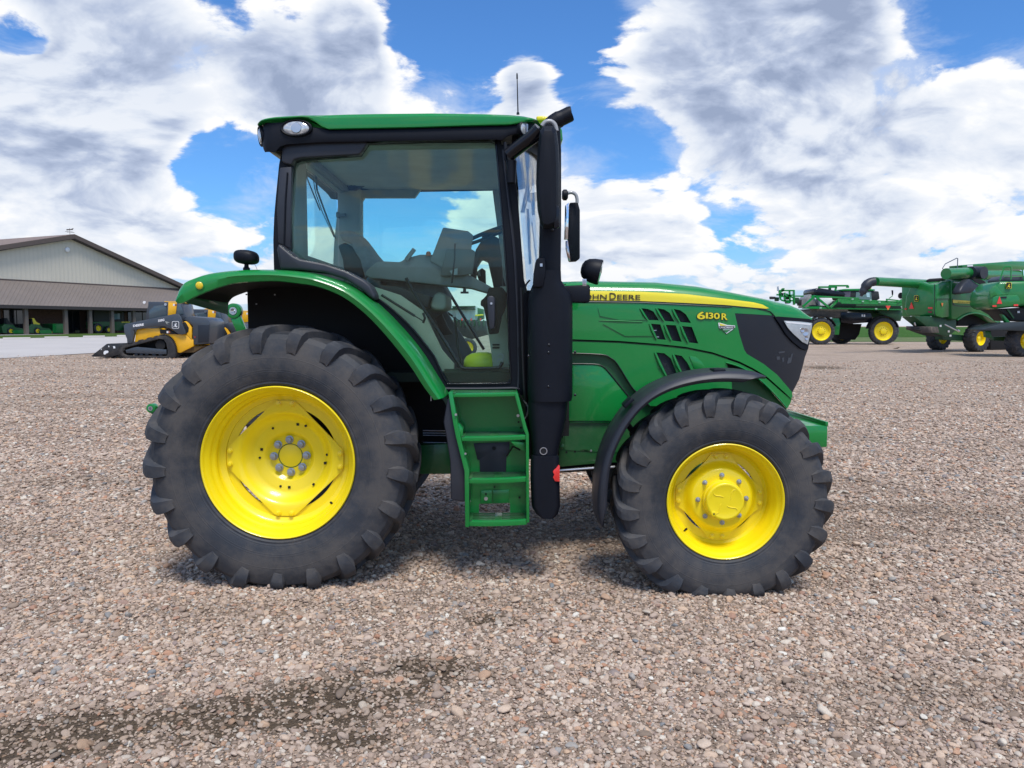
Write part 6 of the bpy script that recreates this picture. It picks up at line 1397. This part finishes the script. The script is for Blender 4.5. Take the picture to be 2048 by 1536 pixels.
for a, b in (((160, 150), (390, 150)), ((180, 180), (240, 140)), ((170, 160), (190, 290)), ((250, 180), (250, 300)), ((190, 240), (380, 215)), ((240, 300), (380, 300)), ((270, 200), (380, 260)), ((200, 290), (330, 330)), ((320, 150), (330, 330)), ((150, 90), (150, 155)), ((200, 150), (215, 125)), ((215, 125), (245, 125)), ((130, 210), (200, 215))): sbar(a, b, .5, .11, 'rack_tube', GREEN if a[1] != 90 else SILV)
for k, (x, y, w, h) in enumerate(((200, 180, 50, 60), (270, 230, 70, 50), (60, 235, 70, 40), (135, 245, 50, 60), (290, 290, 60, 50), (420, 250, 60, 90), (470, 280, 50, 90))): sp([(x, y), (x + w, y + 4), (x + w - 6, y + h), (x + 5, y + h)], .7, .4, 'rack_valve_block', DG if k % 2 else DKI)
sp([(1060, 470), (1200, 470), (1500, 480), (1520, 560), (1480, 620), (1200, 640), (1060, 620)], .25, 1.6, 'engine_module', BLKG); sp([(1360, 505), (1378, 505), (1378, 535), (1360, 535)], .22, .02, 'tank_decal', WHT, bevel=0); sp([(1390, 505), (1412, 505), (1412, 538), (1390, 538)], .22, .02, 'tank_decal', WHT, bevel=0)
sp([(900, 560), (1040, 560), (1060, 620), (1040, 800), (960, 800), (930, 700)], .35, .5, 'wheel_leg', GREEN); sp([(1100, 640), (1480, 640), (1440, 800), (1380, 880), (1120, 880)], 1.5, .8, 'under_body', DARK)
for cx, a0, a1 in ((755, 20, 165), (1665, 15, 170)):
    c = P(*z7([(cx, 742)])[0], YSP); c.z = SPZ + 1.0; rings = []
    for j in range(15):
        a = R(a0 + (a1 - a0) * j / 14); rings.append([(c.x + math.cos(a) * r_, YSP + y_, c.z + math.sin(a) * r_) for r_, y_ in ((1.07, -.08), (1.12, -.08), (1.14, .5), (1.08, .5))])
    mb = MB(); mb.loft(rings, True, True); mb.build('mudguard', DARK, spr)
sp([(1600, 382), (1672, 382), (1660, 410), (1612, 410)], -.95, .03, 'red_reflector', RED, bevel=0); sp([(1620, 410), (1655, 410), (1640, 440), (1628, 440)], -.95, .03, 'orange_reflector', ORANGE, bevel=0)
sp([(1960, 412), (1995, 412), (1995, 432), (1960, 432)], -.95, .03, 'end_reflector', RED, bevel=0)
sp([(1640, 440), (1980, 440), (1985, 520), (1960, 600), (1870, 600), (1800, 540), (1650, 480)], .5, 1.8, 'front_frame', DG); sp([(1860, 600), (1900, 700), (1905, 800), (1880, 850), (1850, 780)], .4, .2, 'mud_deflector', DG)
mb = MB(); mb.tube([P(*q, YSP) for q in z7([(1740, 270), (1790, 235), (1788, 160)])], .03, 6); mb.build('mirror_arm', GREEN, spr); sp([(1778, 150), (1800, 150), (1800, 215), (1785, 220)], -.05, .1, 'side_mirror', BLK)
# ================================================================ combines
z8 = Z(7.314, 1790, 510)
AS = R(25); cx0 = P(1869.3, 650, 42.0); PSd = Pl(cx0.x, cx0.y, AS); PRr = Pl(cx0.x, cx0.y, AS - R(90)); nS, uS = PSd.n, PSd.u
CG_ = GREEN; czb = gz(cx0.x, cx0.y)
comb = thing('combine_harvester', (cx0.x, cx0.y, czb), 'green combine with long unloading auger over the sprayer and yellow stripe on its side', 'combine harvester')
def cs(pts, off, d, nm, mt, par=None, bevel=.04): return MB().prism([PSd(a, b, off) for a, b in z8(pts)], nS * d).build(nm, mt, par or comb, bevel=bevel)
def cr(pts, off, d, nm, mt, par=None, bevel=.02): return MB().prism([PRr(a, b, off) for a, b in z8(pts)], PRr.n * d).build(nm, mt, par or comb, bevel=bevel)
# rear hood: traced on the side plane from the corner forward, and on the rear plane
bodyc = mat('combine_green', (.006, .19, .036), .35, coat=.55, var=.06, vscale=.8, dust=.10)
def sloft(rows, nm, mt):
    mb = MB(); mb.loft(rows, True, True); return mb.build(nm, mt, comb, bevel=.05, smooth=40)
rb = [(140, 700), (150, 600), (190, 520), (215, 440), (270, 400), (400, 395), (500, 430), (580, 430), (580, 885), (380, 900), (160, 880), (130, 820)]
rp_ = [PRr(a, b, 0.0) for a, b in z8(rb)]
hood_ = MB().prism(rp_, uS * 1.5).build('rear_hood', bodyc, comb, bevel=.12, seg=3, smooth=50)
cs([(606, 432), (620, 430), (700, 385), (832, 370), (832, 900), (700, 918), (606, 892)], .02, 2.15, 'mid_body', bodyc)
side = cs([(830, 372), (1500, 352), (1500, 780), (1560, 1010), (1440, 960), (1330, 890), (1200, 850), (1100, 855), (1010, 890), (920, 950), (830, 930)], -.06, 2.4, 'side_panel', bodyc, bevel=.05)
cs([(840, 640), (850, 735), (900, 750), (1350, 775), (1350, 765), (900, 740), (862, 725), (850, 640)], -.075, .02, 'panel_seam', INK, side, 0); cs([(848, 655), (1352, 688), (1352, 722), (850, 700)], -.09, .03, 'side_stripe', YELD, side, 0)
a_, b_, c_ = [PSd(*q, -.095) for q in z8([(915, 701), (1140, 709), (915, 681)])]; lettering('JOHN DEERE', a_, b_ - a_, (0, 0, 1), (b_ - a_).length, (c_ - a_).length, 'maker_lettering', BR, side, .0, .005)
cs([(575, 430), (582, 430), (582, 890), (575, 890)], -.02, .02, 'rear_seam', INK, None, 0); cs([(580, 640), (830, 636), (830, 646), (580, 650)], -.02, .02, 'body_crease', DG, None, 0)
for pts, nm, mt in (([(236, 692), (268, 785), (208, 785)], 'slow_vehicle_triangle', RED), ([(484, 762), (542, 764), (542, 790), (484, 788)], 'tail_lamp', RED), ([(484, 820), (535, 822), (535, 848), (484, 845)], 'lower_tail_lamp', mat('dim_red', (.25, .03, .04), .5)), ([(138, 778), (168, 780), (165, 800), (140, 798)], 'tail_lamp', RED), ([(218, 893), (240, 893), (238, 915), (222, 910)], 'lamp', WHT), ([(512, 893), (526, 893), (526, 920), (514, 918)], 'lamp', WHT)): cr(pts, -.05, .03, nm, mt, None, 0)
cs([(678, 702), (708, 702), (700, 730), (692, 755), (684, 730)], -.04, .02, 'side_reflector', ORANGE, None, 0)
emblem(lambda a, b, o_=0: PRr(a, b, o_ * 4), *z8([(311, 635)])[0], 8.8, 12.5, 'emblem', comb, YELD, INK, YELD, d0=-.01)
c = PRr(*z8([(118, 595)])[0], .5); mb = MB(); mb.tube([c - uS * .2, c + uS * .3], .18, 14); mb.build('rear_beacon', DARK, comb)
cs([(830, 355), (980, 340), (1480, 330), (1500, 352), (830, 372)], .1, 2.2, 'upper_deck', DG)
cs([(980, 150), (1120, 135), (1720, 90), (2100, 95), (2100, 212), (1320, 218), (990, 188)], .3, .8, 'grain_tank', bodyc); cs([(1060, 146), (1140, 140), (1140, 165), (1060, 170)], .27, .03, 'tank_decal', WHT, None, 0)
def tubez(a, b, r_, off0, off1, nm, mt, par=None, n=18):
    mb = MB(); mb.tube([PSd(*z8([a])[0], off0), PSd(*z8([b])[0], off1)], r_, n); return mb.build(nm, mt, par or comb, smooth=50)
zz8 = Z(3.938, 1528, 490)
au = MB(); p0, p1 = P(1751, 563, 41.2), P(1885, 570, 44.5); au.tube([p0, p1], [.235, .27], 20); au.build('unloading_auger', bodyc, comb, smooth=50)
spt = [P(a, b, 41.0) for a, b in smooth_path([(1749, 563), (1738, 566), (1729, 577), (1722, 592)], 4)]
mb = MB(); mb.tube(spt, [.24] * 5 + [.26] * 3 + [.2] * 3 + [.08] * (len(spt) - 11), 18); mb.build('auger_spout', BLKF, comb, smooth=50)
tubez((745, 275), (1130, 262), .30, -.4, -.2, 'folded_auger', bodyc); tubez((1290, 295), (1800, 290), .27, .0, .6, 'cross_auger', bodyc)
tubez((1100, 262), (1215, 262), .36, -.35, -.3, 'auger_boot', BLKF); tubez((1200, 262), (1305, 258), .34, -.5, -.9, 'boot_mouth', BLKF)
o_ = cs([(950, 575), (950, 520), (1010, 430), (1110, 345), (1180, 400), (1260, 445), (1335, 445), (1330, 500), (1300, 530), (1150, 550)], -.9, .5, 'rubber_spout', BLKF, None, .10)
cs([(1130, 345), (1230, 348), (1300, 375), (1330, 410), (1325, 438), (1260, 436), (1180, 400)], -.94, .05, 'spout_opening', DARK, o_, 0)
mb = MB(); mb.tube([PSd(*q, -.2) for q in z8([(725, 330), (735, 260), (695, 195), (735, 130), (905, 45), (918, 52), (912, 190)])], .025, 6); mb.build('ladder_rail', mat('grey_rail', (.10, .12, .16), .4), comb)
cs([(640, 385), (650, 350), (690, 335), (745, 345), (745, 370)], .3, .8, 'exhaust_cover', DARK); cs([(865, 392), (990, 394), (990, 408), (865, 404)], -.1, .03, 'hinge_plate', WHT, None, 0)
cs([(920, 950), (1010, 890), (1100, 855), (1200, 850), (1330, 890), (1440, 960), (1440, 1040), (920, 1040)], .5, 1.8, 'wheel_bay', DARK); 
mb = MB(); mb.tube([PSd(*q, -.12) for q in smooth_path(z8([(915, 952), (1010, 890), (1100, 858), (1200, 853), (1330, 893), (1440, 962), (1560, 1012)]), 3)], .04, 6); mb.build('arch_lip', bodyc, comb)
cs([(280, 900), (560, 895), (700, 918), (900, 950), (900, 1100), (780, 1200), (560, 1140), (420, 1010)], .2, .8, 'straw_chopper', DG); cr([(160, 1040), (520, 1050), (540, 1140), (400, 1140), (160, 1090)], -.7, .6, 'spreader_tray', mat('tray_brown', (.06, .05, .045), .8, dust=.6), None, .02); cs([(300, 1085), (380, 1090), (545, 1130), (720, 1185), (600, 1190), (440, 1140)], .3, .6, 'spreader_deck', DKI)
for a, b in (((725, 1015), (905, 1105)), ((285, 990), (300, 1030))): tubez(a, b, .035, -.1, -.1, 'spreader_strut', SILV)
tubez((905, 1095), (935, 1115), .07, -.12, -.12, 'strut_end', SILV); 
for x, y in ((655, 1035), (775, 1115), (800, 1178)): cs([(x, y - 12), (x + 26, y - 12), (x + 26, y + 16), (x, y + 16)], .17, .02, 'warning_label', WHT, None, 0)
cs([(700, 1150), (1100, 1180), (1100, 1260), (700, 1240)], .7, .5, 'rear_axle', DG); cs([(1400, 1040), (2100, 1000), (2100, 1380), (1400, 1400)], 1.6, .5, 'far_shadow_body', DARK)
for zx, zy, off, r_ in ((1190, 1222, .10, .80), (640, 1235, 3.0, .82)):
    c = PSd(*z8([(zx, zy)])[0], off + .28); r_ = r_; c.z = gz(c.x, c.y) + r_ * .96; disc_wheel(c, -nS, r_, r_ * .52, .62, comb, lugs=18)
# second combine, nearer the right edge
c2 = P(2010, 650, 37.5); PQ = Pl(c2.x, c2.y, R(-8)); z2b = gz(c2.x, c2.y)
com2 = thing('combine_harvester', (c2.x, c2.y, z2b), 'green combine cut off by the right edge, red triangle on its rounded rear', 'combine harvester')
def c2p(pts, off, d, nm, mt, par=None, bevel=.04, seg=2): return MB().prism([PQ(a, b, off) for a, b in z8(pts)], PQ.n * d).build(nm, mt, par or com2, bevel=bevel, seg=seg)
c2p([(1400, 520), (1490, 430), (1520, 385), (2300, 370), (2300, 760), (1887, 745), (1480, 790), (1400, 765), (1372, 700), (1378, 600)], 0, 2.2, 'rear_hood', bodyc, bevel=.16, seg=3)
c2p([(1430, 620), (1500, 590), (1800, 585), (1830, 640), (1830, 740), (1480, 770), (1420, 740)], -.06, .1, 'lower_hatch', bodyc, None, .05)
c2p([(1385, 520), (1480, 435), (1570, 560), (1680, 575), (1450, 600), (1395, 640)], -.05, .08, 'shoulder_panel', bodyc, None, .04)
c2p([(1530, 604), (1568, 714), (1490, 714)], -.10, .03, 'slow_vehicle_triangle', RED, None, 0); c2p([(1428, 735), (1486, 733), (1486, 758), (1428, 760)], -.10, .03, 'tail_lamp', RED, None, 0); c2p([(1738, 722), (1802, 720), (1802, 746), (1738, 748)], -.10, .03, 'tail_lamp', RED, None, 0); c2p([(1550, 610), (1635, 605), (1635, 632), (1560, 630)], -.09, .03, 'handle_recess', INK, None, 0)
emblem(lambda a, b, o_=0: PQ(a, b, o_ * 4), *z8([(1665, 447)])[0], 11.5, 12.5, 'emblem', com2, YELD, INK, YELD, d0=-.02)
c2p([(1560, 350), (1620, 300), (1760, 290), (2000, 320), (2000, 380), (1560, 385)], .3, 1.5, 'engine_deck', mat('deck_grey', (.05, .06, .08), .5)); 
mb = MB(); mb.tube([PQ(*q, .0) for q in z8([(1535, 370), (1590, 190), (1620, 172), (1690, 172), (1702, 190), (1695, 360)])], .035, 6); mb.tube([PQ(*q, .2) for q in z8([(1590, 320), (1900, 310)])], .025, 6); mb.tube([PQ(*q, .2) for q in z8([(1860, 200), (1880, 360)])], .03, 6); mb.build('deck_railing', GREEN, com2)
c2p([(1480, 790), (2300, 745), (2300, 980), (1700, 960), (1620, 870)], .5, 1.8, 'chopper_housing', DKI); c2p([(1640, 800), (1660, 790), (1750, 920), (1730, 930)], .4, .1, 'chopper_strut', GREEN2, None, 0)
c2p([(1270, 1092), (1400, 1046), (1600, 990), (2300, 960), (2300, 1130), (1640, 1105), (1330, 1108)], -.5, 1.6, 'spreader_tailboard', mat('dark_slate_board', (.022, .032, .038), .5)); c2p([(1320, 1105), (1400, 1110), (1430, 1220), (1330, 1200)], .3, .3, 'spreader_bracket', GREEN2); c2p([(1560, 860), (1600, 880), (1700, 990), (1640, 1010)], .2, .3, 'side_skirt', bodyc)
c2p([(1790, 820), (1826, 818), (1826, 848), (1792, 850)], .42, .03, 'warning_label', WHT, None, 0); c2p([(1440, 1200), (1640, 1190), (1640, 1260), (1440, 1250)], 1.3, .4, 'rear_axle', DG)
for zx, off in ((1840, .25), (2450, .25)):
    c = PQ(*z8([(zx, 1310)])[0], off + .3); c.z = gz(c.x, c.y) + .78; disc_wheel(c, -PQ.n + Vector((.5, 0, 0)), .80, .42, .62, com2, lugs=18)
# ================================================================ planter with tanks, seen through the cab door
YP = 36.0; pb = P(930, 680, YP); pz = gz(pb.x, YP)
pla = thing('planter', (pb.x, YP, pz), 'row of pale tanks on a dark planter seen through the cab door', 'planter')
z4 = Z(5.389, 700, 540)
def pq(pts, y0, d, nm, mt, bevel=.03): return MB().prism([P(a, b, YP) + Vector((0, y0, 0)) for a, b in z4(pts)], (0, d, 0)).build(nm, mt, pla, bevel=bevel)
for i in range(6):
    c = P(*z4([(1060 + i * 52, 480)])[0], YP + .6); mb = MB(); mb.lathe(c - Vector((0, 0, .35)), (0, 0, 1), [(0, -.1), (.1, -.08), (.26, .1), (.27, .62), (.22, .72), (0, .74)], 20); mb.build('seed_tank', mat('pale_tank', lin(190, 200, 195), .5), pla)
pq([(1100, 388), (1350, 385), (1350, 400), (1100, 402)], 0, 1.0, 'top_rail', DG); pq([(1040, 408), (1350, 412), (1350, 430), (1040, 424)], .1, 1.0, 'tank_lid_rail', DG); pq([(1350, 400), (1436, 420), (1436, 520), (1340, 560)], .5, 1.5, 'planter_frame', GREEN2); pq([(1345, 480), (1436, 474), (1436, 490), (1345, 500)], .3, .1, 'yellow_rail', YELD)
pq([(1120, 560), (1460, 545), (1480, 700), (1300, 750), (1180, 700)], .3, 1.6, 'seed_meters', DKI)
for i in range(7):
    x = 1130 + i * 50; pq([(x, 540), (x + 16, 530), (x + 20, 600), (x + 4, 610)], .1, .3, 'row_unit', DG)
    if i in (1, 3, 5): pq([(x + 20, 520), (x + 34, 520), (x + 34, 545), (x + 20, 545)], .05, .1, 'red_hose_end', RED, 0)
for zx in (1262,):
    c = P(*z4([(zx, 665)])[0], YP + .4); c.z = pz + .48; disc_wheel(c, (0, -1, 0), .48, .30, .3, pla)
# ---------------------------------------------------------------- a few loose clods / tufts on the yard's right side
p = GP(1793, 698); tw = thing('dead_leaf', tuple(p), 'small dark leaf lying on the gravel before the combine', 'leaf')
mb = MB(); mb.prism([p + Vector((-.18, 0, .02)), p + Vector((.0, 0, .06)), p + Vector((.22, 0, .12)), p + Vector((.08, 0, .02))], (0, .12, .01)); mb.build('leaf_blade', mat('dead_leaf', (.07, .045, .03), .9), tw)
